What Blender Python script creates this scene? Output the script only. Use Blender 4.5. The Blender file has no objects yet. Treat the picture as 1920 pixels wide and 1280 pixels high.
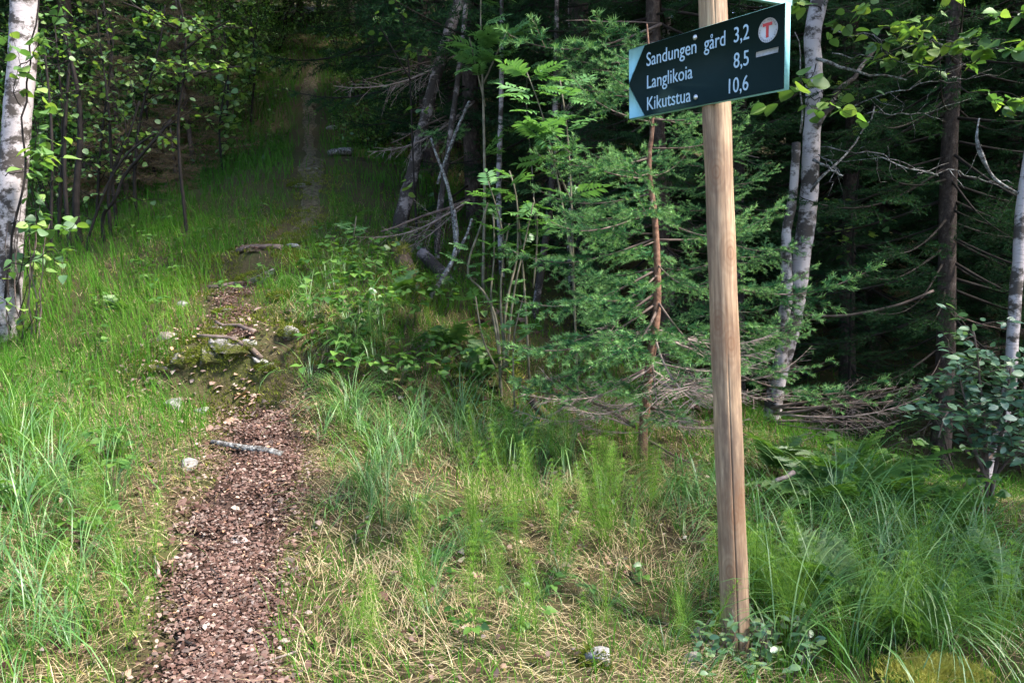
import bpy, math, random
import numpy as np
from mathutils import Matrix, Vector

SC = bpy.context.scene
COL = SC.collection
rng = np.random.default_rng(7)
random.seed(7)
R = math.radians

# ------------------------------------------------------------------ camera
CAM_Z = 1.39
PITCH, ROLL = R(8.87), R(3.0)
FPX = 1493.3                      # focal length in pixels of a 1920 wide picture (28 mm)
CAM = np.array([0, 0, CAM_Z])
_F = np.array([0, math.cos(PITCH), -math.sin(PITCH)])
_U0 = np.array([0, math.sin(PITCH), math.cos(PITCH)])
_R0 = np.array([1.0, 0, 0])
_U = _U0 * math.cos(ROLL) + _R0 * math.sin(ROLL)
_R = _R0 * math.cos(ROLL) - _U0 * math.sin(ROLL)
cd = bpy.data.cameras.new('camera'); cam = bpy.data.objects.new('camera', cd); COL.objects.link(cam)
cd.sensor_width = 36; cd.lens = 28; cd.clip_start = 0.05; cd.clip_end = 500
m = Matrix.Identity(4)
for i in range(3):
    m[i][0] = _R[i]; m[i][1] = _U[i]; m[i][2] = -_F[i]; m[i][3] = CAM[i]
cam.matrix_world = m
SC.camera = cam

# ------------------------------------------------------------------ light
SUN_EL, SUN_AZ = 50.0, 104.0      # azimuth clockwise from +Y (view direction): from the right, a little behind
sdir = Vector((math.sin(R(SUN_AZ)) * math.cos(R(SUN_EL)), math.cos(R(SUN_AZ)) * math.cos(R(SUN_EL)), math.sin(R(SUN_EL))))
W = bpy.data.worlds.new('World'); SC.world = W; W.use_nodes = True
nt = W.node_tree; nt.nodes.clear()
sky = nt.nodes.new('ShaderNodeTexSky'); sky.sky_type = 'NISHITA'; sky.sun_disc = False
sky.sun_elevation = R(SUN_EL); sky.sun_rotation = R(SUN_AZ)
bg = nt.nodes.new('ShaderNodeBackground'); bg.inputs['Strength'].default_value = 0.15
wo = nt.nodes.new('ShaderNodeOutputWorld')
nt.links.new(sky.outputs[0], bg.inputs[0]); nt.links.new(bg.outputs[0], wo.inputs[0])
sl = bpy.data.lights.new('sun', 'SUN'); sun = bpy.data.objects.new('sun', sl); COL.objects.link(sun)
sl.energy = 4.6; sl.angle = R(7.0); sl.color = (1.0, 0.95, 0.86)
sun.rotation_euler = (-sdir).to_track_quat('-Z', 'Y').to_euler(); sun.location = (8, -2, 14)
SC.view_settings.view_transform = 'Standard'; SC.view_settings.look = 'None'
SC.view_settings.exposure = 1.85; SC.view_settings.gamma = 1
SC.render.engine = 'CYCLES'
cy = SC.cycles
cy.max_bounces = 4; cy.diffuse_bounces = 3; cy.glossy_bounces = 1; cy.transmission_bounces = 2; cy.transparent_max_bounces = 2
cy.use_adaptive_sampling = True; cy.adaptive_threshold = .04
cy.use_denoising = True

# ------------------------------------------------------------------ helpers: picture point -> place
def pix(px, py, d):
    return CAM + d * (_F + (px - 960) / FPX * _R + (640 - py) / FPX * _U)
def ray(px, py):
    return _F + (px - 960) / FPX * _R + (640 - py) / FPX * _U

def hash2(ix, iy, s):
    h = np.sin(ix * 127.1 + iy * 311.7 + s * 74.7) * 43758.5453
    return h - np.floor(h)
def vnoise(x, y, s=0):
    x = np.asarray(x, float); y = np.asarray(y, float)
    ix, iy = np.floor(x), np.floor(y); fx, fy = x - ix, y - iy
    fx = fx * fx * (3 - 2 * fx); fy = fy * fy * (3 - 2 * fy)
    a, b, c, d = hash2(ix, iy, s), hash2(ix + 1, iy, s), hash2(ix, iy + 1, s), hash2(ix + 1, iy + 1, s)
    return (a * (1 - fx) + b * fx) * (1 - fy) + (c * (1 - fx) + d * fx) * fy
def fbm(x, y, s=0, o=3):
    t, a, n = 0, .5, 0
    for k in range(o):
        t = t + a * vnoise(x * 2 ** k, y * 2 ** k, s + k); n += a; a *= .5
    return t / n

# terrain: heights read off the picture at measured distances, smoothed by a thin plate spline
PATH_PX = [(385, 1420, 1.9), (395, 1280, 2.25), (415, 1130, 2.65), (450, 1000, 3.15), (485, 900, 3.6), (490, 800, 4.2), (472, 745, 4.62),
           (445, 665, 4.85), (442, 600, 5.2), (428, 560, 5.5), (440, 520, 5.95), (500, 480, 6.4), (560, 445, 6.9), (582, 400, 7.5), (584, 300, 9.2),
           (575, 200, 12.0), (590, 120, 14.6)]
CTRL_PX = [(0, 1280, 2.2), (0, 1000, 3.0), (0, 800, 4.1), (160, 700, 4.9), (20, 630, 5.9), (160, 600, 5.8), (260, 520, 6.4), (300, 450, 7.2),
           (150, 440, 8.0), (350, 350, 9.3), (450, 250, 11.5), (250, 290, 11.0), (480, 110, 15.0), (0, 420, 9.0), (250, 1100, 2.7), (280, 800, 4.2),
           (300, 740, 4.6), (300, 650, 5.0),
           (700, 1280, 2.22), (960, 1280, 2.2), (1380, 1250, 2.66), (1300, 1262, 2.5), (1480, 1250, 2.62), (1390, 1310, 2.35), (1900, 1280, 2.5), (1600, 1010, 3.5), (1900, 960, 4.2),
           (1780, 930, 4.9), (1450, 815, 5.0), (1205, 872, 4.05), (1000, 835, 4.2), (700, 840, 4.1), (635, 665, 4.85), (575, 545, 5.6), (700, 525, 5.9), (680, 450, 7.0),
           (890, 795, 4.6), (750, 440, 7.4), (890, 440, 7.9), (1050, 600, 7.0), (1300, 690, 8.0), (1650, 740, 9.0), (660, 300, 9.5), (800, 330, 10.5),
           (1000, 420, 11.0), (700, 180, 13.0), (600, 90, 16.0), (575, 40, 18.5)]
_c = [pix(*p) for p in PATH_PX + CTRL_PX]
_c += [np.array(p) for p in [(0, 0, .0), (-3, 0, .15), (3, 0, -.1), (-7, 0, .5), (8, 1, -.4), (0, -4, -.1), (-8, 5, 1.5), (-8, 11, 3.0), (-6, 16, 4.8), (8, 6, -1.1),
      (9, 12, -.8), (4, 14, 1.2), (5, 20, 2.6), (0, 22, 6.0), (-8, 24, 7.5), (10, 24, 1.0), (14, 4, -1.0), (-13, 2, 1.5)]]
_c = np.array(_c)
def _tk(r2): return np.where(r2 > 1e-12, .5 * r2 * np.log(np.maximum(r2, 1e-12)), 0)
_n = len(_c)
_K = _tk(((_c[:, None, :2] - _c[None, :, :2]) ** 2).sum(-1)) + np.eye(_n) * .004
_A = np.zeros((_n + 3, _n + 3)); _A[:_n, :_n] = _K; _A[:_n, _n] = 1; _A[:_n, _n + 1:] = _c[:, :2]; _A[_n:, :_n] = _A[:_n, _n:].T
_w = np.linalg.solve(_A, np.concatenate([_c[:, 2], np.zeros(3)]))
PATH = np.array([pix(*p)[:2] for p in PATH_PX])
def resample(P, step):
    P = np.asarray(P, float); s = np.concatenate([[0], np.cumsum(np.linalg.norm(np.diff(P, axis=0), axis=1))])
    t = np.linspace(0, s[-1], max(2, int(s[-1] / step) + 1))
    return np.stack([np.interp(t, s, P[:, k]) for k in range(P.shape[1])], 1)
def smooth(P, it=2):
    P = np.asarray(P, float)
    for _ in range(it):
        Q = [P[0]]
        for a, b in zip(P[:-1], P[1:]): Q += [a * .75 + b * .25, a * .25 + b * .75]
        P = np.array(Q + [P[-1]])
    return P
PATHS = resample(smooth(PATH, 3), .05)
def path_dist(x, y):
    x = np.asarray(x, float).ravel(); y = np.asarray(y, float).ravel()
    d = np.full(x.shape, 1e9); P = PATHS[::2]
    for i in range(0, len(x), 20000):
        q = (x[i:i + 20000, None] - P[None, :, 0]) ** 2 + (y[i:i + 20000, None] - P[None, :, 1]) ** 2
        d[i:i + 20000] = np.sqrt(q.min(1))
    return d
STEP1 = pix(440, 700, 4.72); STEP2 = pix(470, 515, 6.1)
def ground(x, y):
    x = np.asarray(x, float); y = np.asarray(y, float); sh = x.shape
    x = x.ravel(); y = y.ravel(); xc = np.clip(x, -12, 13); yc = np.clip(y, -3.5, 23)
    z = np.empty_like(x)
    for i in range(0, len(x), 20000):
        a, b = xc[i:i + 20000], yc[i:i + 20000]
        z[i:i + 20000] = _tk((a[:, None] - _c[None, :, 0]) ** 2 + (b[:, None] - _c[None, :, 1]) ** 2) @ _w[:_n] + _w[_n] + a * _w[_n + 1] + b * _w[_n + 2]
    z += np.maximum(y - 23, 0) * .3
    z += .26 * .5 * (np.tanh((y - STEP1[1] - .12 * (x - STEP1[0])) / .05) + np.clip(1 - np.abs(y - STEP1[1]) / .9, 0, 1) * -np.sign(y - STEP1[1]) * 0) * np.exp(-((x - STEP1[0]) / .55) ** 2) * np.exp(-((y - STEP1[1]) / .45) ** 2)
    z += .24 * .5 * np.tanh((y - STEP2[1] + .5 * (x - STEP2[0])) / .06) * np.exp(-((x - STEP2[0]) / .5) ** 2) * np.exp(-((y - STEP2[1]) / .5) ** 2)
    pd = np.clip((path_dist(x, y) - .15) / .3, 0, 1)
    near = np.clip((np.hypot(x, y - 1) - .8) / 1.5, 0, 1)
    z += ((fbm(x * 2.1, y * 2.1, 3) - .5) * .16 * (.3 + .7 * pd) + (vnoise(x * 9, y * 9, 5) - .5) * .03 + .03 * pd) * near
    return z.reshape(sh)
def gz(x, y): return float(ground(np.array([x]), np.array([y]))[0])
_dd = np.linspace(1.2, 30, 1200)
def hit(px, py):
    "the place on the ground seen at this point of the picture"
    r = ray(px, py); P = CAM[None] + _dd[:, None] * r[None]
    below = P[:, 2] < ground(P[:, 0], P[:, 1])
    k = int(np.argmax(below)) if below.any() else len(_dd) - 1
    p = P[k].copy(); p[2] = gz(p[0], p[1]); return p

# ------------------------------------------------------------------ helpers: meshes
class MB:
    def __init__(self): self.v = []; self.t = []; self.q = []; self.a = []; self.n = 0
    def add(self, V, T=None, Q=None, tint=.5):
        V = np.asarray(V, float).reshape(-1, 3)
        if T is not None and len(T): self.t.append(np.asarray(T, int).reshape(-1, 3) + self.n)
        if Q is not None and len(Q): self.q.append(np.asarray(Q, int).reshape(-1, 4) + self.n)
        self.v.append(V); self.a.append(np.broadcast_to(np.asarray(tint, float), (len(V),)).copy()); self.n += len(V)
        return self
    def arrays(self):
        V = np.concatenate(self.v) if self.v else np.zeros((0, 3))
        T = np.concatenate(self.t) if self.t else np.zeros((0, 3), int)
        Q = np.concatenate(self.q) if self.q else np.zeros((0, 4), int)
        return V, T, Q, (np.concatenate(self.a) if self.a else np.zeros(0))
    def merge(self, arr, M=None, scale=1.0, off=None, dt=0):
        V, T, Q, A = arr
        if M is not None: V = V * scale @ np.asarray(M).T
        if off is not None: V = V + off
        return self.add(V, T, Q, np.clip(A + dt, 0, 1))
    def mesh(self, name, mat, base=None, smooth_=False):
        V, T, Q, A = self.arrays()
        if base is not None: V = V - np.asarray(base)
        me = bpy.data.meshes.new(name)
        me.vertices.add(len(V)); me.vertices.foreach_set('co', V.astype(np.float32).ravel())
        L = np.concatenate([T.ravel(), Q.ravel()]); tot = np.concatenate([np.full(len(T), 3), np.full(len(Q), 4)])
        me.loops.add(len(L)); me.loops.foreach_set('vertex_index', L.astype(np.int32))
        me.polygons.add(len(tot))
        me.polygons.foreach_set('loop_start', np.concatenate([[0], np.cumsum(tot)[:-1]]).astype(np.int32))
        try: me.polygons.foreach_set('loop_total', tot.astype(np.int32))
        except Exception: pass
        if smooth_: me.polygons.foreach_set('use_smooth', np.ones(len(tot), bool))
        at = me.attributes.new('tint', 'FLOAT', 'POINT'); at.data.foreach_set('value', A.astype(np.float32))
        me.update(calc_edges=True); me.validate()
        if mat: me.materials.append(mat)
        return me
def link(name, me, parent=None, loc=None):
    o = bpy.data.objects.new(name, me); COL.objects.link(o)
    if parent is not None: o.parent = parent
    if loc is not None: o.location = tuple(loc)
    return o
def tag(o, label=None, cat=None, group=None, kind=None):
    if label: o['label'] = label
    if cat: o['category'] = cat
    if group: o['group'] = group
    if kind: o['kind'] = kind
    return o
def thing(name, label, cat, loc, group=None):
    return tag(link(name, None, None, loc), label, cat, group)
def dup(root, loc, rz=0.0, s=1.0, label=None, tilt=(0, 0)):
    r = root.copy(); COL.objects.link(r); r.location = tuple(loc); r.rotation_euler = (tilt[0], tilt[1], rz); r.scale = (s, s, s)
    if label: r['label'] = label
    for ch in root.children:
        c = ch.copy(); COL.objects.link(c); c.parent = r
        for g in ch.children:
            d = g.copy(); COL.objects.link(d); d.parent = c
    return r
def frame(d):
    d = np.asarray(d, float); d = d / np.linalg.norm(d)
    a = np.array([0, 0, 1.0]) if abs(d[2]) < .9 else np.array([1.0, 0, 0])
    u = np.cross(a, d); u /= np.linalg.norm(u); return u, np.cross(d, u), d
def tube(mb, P, rad, sides=6, tint=.5, wob=0.0, cap=True):
    P = np.asarray(P, float); n = len(P); rad = np.broadcast_to(np.asarray(rad, float), (n,))
    tan = np.gradient(P, axis=0); tan /= np.linalg.norm(tan, axis=1)[:, None] + 1e-12
    u, v, _ = frame(tan[0]); V = []
    ang = np.arange(sides) * 2 * np.pi / sides
    for i in range(n):
        u = u - tan[i] * (u @ tan[i]); u /= np.linalg.norm(u) + 1e-12; v = np.cross(tan[i], u)
        r = rad[i] * (1 + wob * (rng.random(sides) - .5) * 2) if wob else rad[i] * np.ones(sides)
        V.append(P[i] + (np.cos(ang) * r)[:, None] * u + (np.sin(ang) * r)[:, None] * v)
    V = np.concatenate(V)
    i, j = np.meshgrid(np.arange(n - 1), np.arange(sides), indexing='ij'); j2 = (j + 1) % sides
    Q = np.stack([i * sides + j, i * sides + j2, (i + 1) * sides + j2, (i + 1) * sides + j], -1).reshape(-1, 4)
    T = []
    if cap:
        T = [[0, k + 1, k] for k in range(1, sides - 1)] + [[(n - 1) * sides, (n - 1) * sides + k, (n - 1) * sides + k + 1] for k in range(1, sides - 1)]
    if np.ndim(tint): tint = np.repeat(tint, sides)
    mb.add(V, T, Q, tint); return mb
def wander(a, b, n, amp, seed=None):
    g = np.random.default_rng(seed) if seed is not None else rng
    t = np.linspace(0, 1, n)[:, None]; P = np.asarray(a) * (1 - t) + np.asarray(b) * t
    L = np.linalg.norm(np.asarray(b) - np.asarray(a))
    o = np.cumsum(g.normal(0, 1, (n, 3)), 0); o -= o[0]; o -= t * o[-1]
    return P + o * amp * L / math.sqrt(n)
def rot_to(d, roll=0.0, up=None):
    "3x3 with local +X along d and local +Z as near up as it goes"
    d = np.asarray(d, float); d = d / np.linalg.norm(d)
    up = np.array([0, 0, 1.0]) if up is None else np.asarray(up, float)
    if abs(d @ up) > .98: up = np.array([1.0, 0, 0])
    y = np.cross(up, d); y /= np.linalg.norm(y); z = np.cross(d, y)
    c, s = math.cos(roll), math.sin(roll); y2 = y * c + z * s; z2 = -y * s + z * c
    return np.stack([d, y2, z2], 1)
def place(o, loc, M, s=1.0):
    mm = Matrix.Identity(4); sv = (s, s, s) if np.isscalar(s) else s
    for i in range(3):
        for j in range(3): mm[i][j] = M[i][j] * sv[j]
        mm[i][3] = loc[i]
    o.matrix_local = mm

def blades(mb, P, az, L, wd, bend, seg=2, tint=.5, twist=0.0, lay=0.0):
    P = np.asarray(P); n = len(P); one = np.ones(n)
    az, L, wd, bend, tint = [np.asarray(q, float) * one for q in (az, L, wd, bend, tint)]
    h = np.stack([np.cos(az), np.sin(az), 0 * az], 1); w = np.stack([-np.sin(az + twist), np.cos(az + twist), 0 * az], 1)
    V = []; k = seg + 1
    th0 = .15 * bend + lay
    pos = P.copy(); 
    for i in range(k):
        s = i / seg
        if i:
            th = th0 + bend * 1.9 * ((i - .5) / seg) ** 1.3
            pos = pos + (L / seg)[:, None] * (np.sin(th)[:, None] * h + np.cos(th)[:, None] * np.array([0, 0, 1.0]))
        if i < seg:
            ww = (wd * (1 - .35 * s) * .5)[:, None] * w; V += [pos - ww, pos + ww]
        else: V += [pos]
    m_ = 2 * seg + 1; V = np.stack(V, 1).reshape(-1, 3); b = np.arange(n)[:, None] * m_
    Q = np.concatenate([b + np.array([[2 * i, 2 * i + 1, 2 * i + 3, 2 * i + 2]]) for i in range(seg - 1)]) if seg > 1 else None
    T = b + np.array([[2 * seg - 2, 2 * seg - 1, 2 * seg]])
    mb.add(V, T, Q, np.repeat(tint, m_))
def needles(mb, P, D, W_, tint):
    "thin triangles: root point, direction with length, half width vector"
    n = len(P); V = np.stack([P - W_, P + W_, P + D], 1).reshape(-1, 3)
    mb.add(V, np.arange(3 * n).reshape(-1, 3), None, np.repeat(np.broadcast_to(tint, (n,)), 3))

# ------------------------------------------------------------------ helpers: materials
def mk(name):
    mt = bpy.data.materials.new(name); mt.use_nodes = True; n = mt.node_tree; n.nodes.clear()
    out = n.nodes.new('ShaderNodeOutputMaterial'); return mt, n, out
def N(n, t, **kw):
    x = n.nodes.new(t)
    for k, v in kw.items():
        if k in x.inputs: x.inputs[k].default_value = v
        else: setattr(x, k, v)
    return x
def ramp(n, src, stops, interp='LINEAR'):
    r = n.nodes.new('ShaderNodeValToRGB'); e = r.color_ramp.elements; r.color_ramp.interpolation = interp
    while len(e) < len(stops): e.new(.5)
    for q, (p, c) in zip(e, stops): q.position = p; q.color = (*c, 1) if len(c) == 3 else c
    n.links.new(src, r.inputs[0]); return r.outputs[0]
def mix(n, f, a, b, mode='MIX'):
    x = n.nodes.new('ShaderNodeMix'); x.data_type = 'RGBA'; x.blend_type = mode
    for s, v in ((0, f), (6, a), (7, b)):
        if hasattr(v, 'links') or hasattr(v, 'is_output'): n.links.new(v, x.inputs[s])
        else: x.inputs[s].default_value = v if s == 0 or len(v) == 4 else (*v, 1)
    return x.outputs[2]
def noise(n, scale, vec=None, detail=3, rough=.55, sc3=None):
    x = N(n, 'ShaderNodeTexNoise', Scale=scale, Detail=detail, Roughness=rough)
    v = vec if vec is not None else coord(n)
    if sc3 is not None:
        mp = n.nodes.new('ShaderNodeMapping'); mp.inputs['Scale'].default_value = sc3; n.links.new(v, mp.inputs[0]); v = mp.outputs[0]
    n.links.new(v, x.inputs['Vector']); return x.outputs['Fac']
def coord(n, which='Object'):
    return n.nodes.new('ShaderNodeTexCoord').outputs[which]
def attr(n, name='tint'):
    a = n.nodes.new('ShaderNodeAttribute'); a.attribute_name = name; return a.outputs['Fac']
def bump(n, h, strength=.4, dist=.01):
    b = N(n, 'ShaderNodeBump', Strength=strength, Distance=dist); n.links.new(h, b.inputs['Height']); return b.outputs[0]
def leaf_mat(name, stops, trans=.4, rough=.45, rnd=False, spec=.35, tcol=1.25):
    mt, n, out = mk(name)
    src = n.nodes.new('ShaderNodeObjectInfo').outputs['Random'] if rnd else attr(n)
    c = ramp(n, src, stops)
    p = n.nodes.new('ShaderNodeBsdfDiffuse'); n.links.new(c, p.inputs[0])
    t = n.nodes.new('ShaderNodeBsdfTranslucent')
    n.links.new(mix(n, 1.0, c, (tcol * 1.05, tcol * 1.1, tcol * .55), 'MULTIPLY'), t.inputs[0])
    ms = n.nodes.new('ShaderNodeMixShader'); ms.inputs[0].default_value = trans
    n.links.new(p.outputs[0], ms.inputs[1]); n.links.new(t.outputs[0], ms.inputs[2]); last = ms.outputs[0]
    if spec > .32:
        gl = N(n, 'ShaderNodeBsdfGlossy', Roughness=rough); m2 = n.nodes.new('ShaderNodeMixShader'); m2.inputs[0].default_value = .14 * spec
        n.links.new(last, m2.inputs[1]); n.links.new(gl.outputs[0], m2.inputs[2]); last = m2.outputs[0]
    n.links.new(last, out.inputs[0]); return mt
def solid_mat(name, col, rough=.8, h=None, spec=.3, bs=.4, bd=.01):
    mt, n, out = mk(name)
    p = N(n, 'ShaderNodeBsdfPrincipled', Roughness=rough); p.inputs['Specular IOR Level'].default_value = spec
    c = col(n) if callable(col) else None
    if c is not None: n.links.new(c, p.inputs['Base Color'])
    else: p.inputs['Base Color'].default_value = (*col, 1)
    if h: n.links.new(bump(n, h(n), bs, bd), p.inputs['Normal'])
    n.links.new(p.outputs[0], out.inputs[0]); return mt

M = {}
M['grass'] = leaf_mat('grass', [(0, (.028, .085, .012)), (.45, (.06, .165, .022)), (.75, (.115, .23, .036)), (.88, (.21, .28, .06)), (1, (.36, .30, .14))], .4, .5, spec=.2)
M['hill_grass'] = leaf_mat('hill_grass', [(0, (.025, .08, .014)), (.6, (.06, .16, .026)), (1, (.13, .24, .045))], .4, .55, spec=.2)
M['tall_grass'] = leaf_mat('tall_grass', [(0, (.035, .115, .02)), (.6, (.08, .20, .04)), (1, (.20, .32, .095))], .38, .5, spec=.45)
M['straw'] = leaf_mat('straw', [(0, (.20, .135, .075)), (.5, (.40, .31, .18)), (1, (.60, .50, .32))], .25, .6, spec=.2)
M['horsetail'] = leaf_mat('horsetail', [(0, (.06, .14, .02)), (.5, (.13, .26, .042)), (1, (.25, .37, .08))], .4, .6, spec=.15)
M['herb'] = leaf_mat('herb', [(0, (.03, .09, .018)), (.5, (.055, .15, .025)), (1, (.13, .23, .045))], .4, .45)
M['fern'] = leaf_mat('fern', [(0, (.04, .11, .02)), (.5, (.075, .17, .03)), (1, (.19, .29, .055))], .45, .5)
M['rowan'] = leaf_mat('rowan', [(0, (.06, .15, .05)), (.6, (.11, .24, .075)), (1, (.20, .32, .08))], .35, .35, spec=.5)
M['birch_leaf'] = leaf_mat('birch_leaf', [(0, (.06, .14, .045)), (.5, (.11, .22, .05)), (1, (.24, .34, .07))], .45, .55, rnd=True, spec=.4)
M['shrub_leaf'] = leaf_mat('shrub_leaf', [(0, (.05, .12, .07)), (.6, (.085, .18, .10)), (1, (.16, .27, .11))], .3, .5, rnd=True, spec=.6)
M['berry_leaf'] = leaf_mat('berry_leaf', [(0, (.05, .11, .05)), (.6, (.10, .18, .08)), (1, (.2, .28, .1))], .3, .35, spec=.5)
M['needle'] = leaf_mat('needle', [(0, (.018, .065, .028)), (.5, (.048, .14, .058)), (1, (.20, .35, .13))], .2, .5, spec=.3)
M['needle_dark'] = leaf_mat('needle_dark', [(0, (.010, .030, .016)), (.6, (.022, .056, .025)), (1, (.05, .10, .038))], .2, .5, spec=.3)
M['needle_dead'] = leaf_mat('needle_dead', [(0, (.10, .065, .045)), (.6, (.22, .155, .10)), (1, (.30, .24, .13))], .2, .7, spec=.1)
M['moss'] = leaf_mat('moss', [(0, (.05, .075, .012)), (.5, (.12, .14, .022)), (1, (.46, .42, .11))], .25, .8, spec=.1)
M['litter'] = leaf_mat('litter', [(0, (.03, .018, .014)), (.2, (.09, .05, .04)), (.4, (.165, .10, .082)), (.52, (.11, .085, .074)), (.66, (.235, .15, .125)), (.8, (.31, .245, .215)), (.92, (.35, .19, .11)), (1, (.5, .42, .34))], .12, .6, spec=.3)
M['canopy'] = leaf_mat('canopy', [(0, (.04, .10, .02)), (1, (.09, .17, .035))], .35, .5)
def _gcol(n):
    c = coord(n)
    a = ramp(n, noise(n, 2.2, c, 5), [(.3, (.022, .017, .011)), (.48, (.045, .036, .018)), (.56, (.03, .045, .010)), (.8, (.05, .065, .014))])
    return mix(n, ramp(n, noise(n, 30, c, 4, .7), [(.35, (0, 0, 0)), (.65, (1, 1, 1))]), a, (.16, .12, .07), 'MIX') if False else mix(n, noise(n, 40, c, 4, .7), a, (.075, .06, .03))
M['ground'] = solid_mat('ground', _gcol, .95, lambda n: noise(n, 35, None, 5, .7), .1, .8, .02)
def _pcol(n):
    c = coord(n); sep = n.nodes.new('ShaderNodeSeparateXYZ'); n.links.new(c, sep.inputs[0])
    a = ramp(n, noise(n, 70, c, 6, .75), [(.3, (.022, .014, .011)), (.48, (.07, .043, .034)), (.6, (.12, .075, .06)), (.75, (.21, .15, .12))])
    mossy = ramp(n, noise(n, 22, c, 5, .7), [(.35, (.065, .048, .034)), (.5, (.135, .11, .066)), (.7, (.22, .19, .12))])  # mossy soil of the upper path, colour lightened to stand in for partial sunlight
    mr = N(n, 'ShaderNodeMapRange'); n.links.new(sep.outputs[1], mr.inputs[0]); mr.inputs[1].default_value = 5.2; mr.inputs[2].default_value = 7.0
    return mix(n, mr.outputs[0], a, mossy)
M['path'] = solid_mat('path', _pcol, .95,
                      lambda n: noise(n, 110, None, 6, .75), .1, 1.0, .03)
M['soil_far'] = M['ground']
def _birch(dark=.5, white=(.62, .57, .55), pink=(.42, .33, .32)):
    def f(n):
        c = coord(n)
        base = mix(n, noise(n, 5, c, 3), white, pink)
        lent = ramp(n, noise(n, 9, c, 4, .6, (1.4, 1.4, 11)), [(.30, (1, 1, 1)), (.40, (0, 0, 0))])
        base = mix(n, lent, base, (.12, .09, .085))
        pat = ramp(n, noise(n, 5.5, c, 6, .7, (1, 1, 1.3)), [(dark - .03, (1, 1, 1)), (dark + .05, (0, 0, 0))])
        return mix(n, pat, base, (.045, .036, .032))
    return f
_bh = lambda n: noise(n, 30, None, 5, .65, (1, 1, 2.5))
M['birch_bark'] = solid_mat('birch_bark', _birch(.475, (.40, .365, .37), (.24, .20, .205)), .75, _bh, .25, .6, .008)
M['birch_bark_rough'] = solid_mat('birch_bark_rough', _birch(.53, (.34, .29, .28), (.17, .13, .125)), .85, _bh, .2, 1.0, .02)
M['spruce_bark'] = solid_mat('spruce_bark', lambda n: ramp(n, noise(n, 26, None, 5, .7, (1, 1, .6)), [(.3, (.022, .016, .014)), (.55, (.06, .044, .039)), (.75, (.13, .105, .095))]), .9,
                             lambda n: noise(n, 40, None, 5, .7), .2, 1.0, .012)
M['young_bark'] = solid_mat('young_bark', lambda n: ramp(n, noise(n, 40, None, 4, .6), [(.3, (.07, .035, .024)), (.55, (.17, .09, .06)), (.8, (.27, .18, .13))]), .85, lambda n: noise(n, 60), .2, .7, .006)
M['twig'] = solid_mat('twig', lambda n: ramp(n, noise(n, 18, None, 4), [(.3, (.05, .034, .03)), (.6, (.13, .095, .08)), (.85, (.24, .19, .165))]), .85, None, .2)
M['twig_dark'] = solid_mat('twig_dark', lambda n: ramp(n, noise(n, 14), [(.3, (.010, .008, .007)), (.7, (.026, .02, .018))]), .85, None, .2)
M['dead_twig'] = solid_mat('dead_twig', lambda n: ramp(n, noise(n, 25), [(.3, (.14, .11, .097)), (.6, (.29, .225, .20)), (.85, (.42, .345, .31))]), .9, None, .15)
M['lichen_twig'] = solid_mat('lichen_twig', lambda n: ramp(n, noise(n, 45, None, 4, .7), [(.40, (.05, .042, .038)), (.55, (.18, .175, .17)), (.72, (.44, .45, .43))]), .95, lambda n: noise(n, 120), .1, 1, .01)
M['green_stem'] = solid_mat('green_stem', lambda n: ramp(n, noise(n, 14), [(.35, (.06, .055, .035)), (.6, (.15, .13, .09)), (.8, (.24, .20, .16))]), .7, None, .3)
M['rock'] = solid_mat('rock', lambda n: mix(n, ramp(n, noise(n, 9, None, 5, .7), [(.5, (0, 0, 0)), (.62, (1, 1, 1))]),
                      ramp(n, noise(n, 28, None, 5, .7), [(.3, (.13, .115, .11)), (.55, (.30, .275, .27)), (.75, (.50, .47, .46))]), (.05, .058, .02)), .85, lambda n: noise(n, 30, None, 5, .7), .3, .9, .012)
M['mossy_rock'] = solid_mat('mossy_rock', lambda n: mix(n, ramp(n, noise(n, 9, None, 5, .7), [(.40, (0, 0, 0)), (.52, (1, 1, 1))]),
                      ramp(n, noise(n, 28, None, 5, .7), [(.3, (.10, .09, .085)), (.55, (.25, .225, .22)), (.75, (.42, .39, .38))]), (.055, .055, .016)), .9, lambda n: noise(n, 30, None, 5, .7), .2, 1.0, .015)
M['pale_rock'] = solid_mat('pale_rock', lambda n: ramp(n, noise(n, 32, None, 5, .7), [(.3, (.08, .068, .06)), (.5, (.20, .185, .175)), (.75, (.40, .385, .375))]), .8, lambda n: noise(n, 40, None, 5), .3, .8, .008)
M['brown_rock'] = solid_mat('brown_rock', lambda n: ramp(n, noise(n, 22, None, 5, .7), [(.3, (.14, .10, .085)), (.55, (.27, .21, .185)), (.75, (.38, .32, .30))]), .8, lambda n: noise(n, 40, None, 5), .3, .8, .008)
M['log'] = solid_mat('log', lambda n: mix(n, ramp(n, noise(n, 7, None, 5, .7), [(.47, (0, 0, 0)), (.58, (1, 1, 1))]),
                     ramp(n, noise(n, 30, None, 5, .7), [(.3, (.03, .022, .018)), (.6, (.10, .07, .055)), (.8, (.20, .15, .125))]), (.10, .10, .022)), .95, lambda n: noise(n, 30, None, 5), .1, 1, .02)

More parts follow.
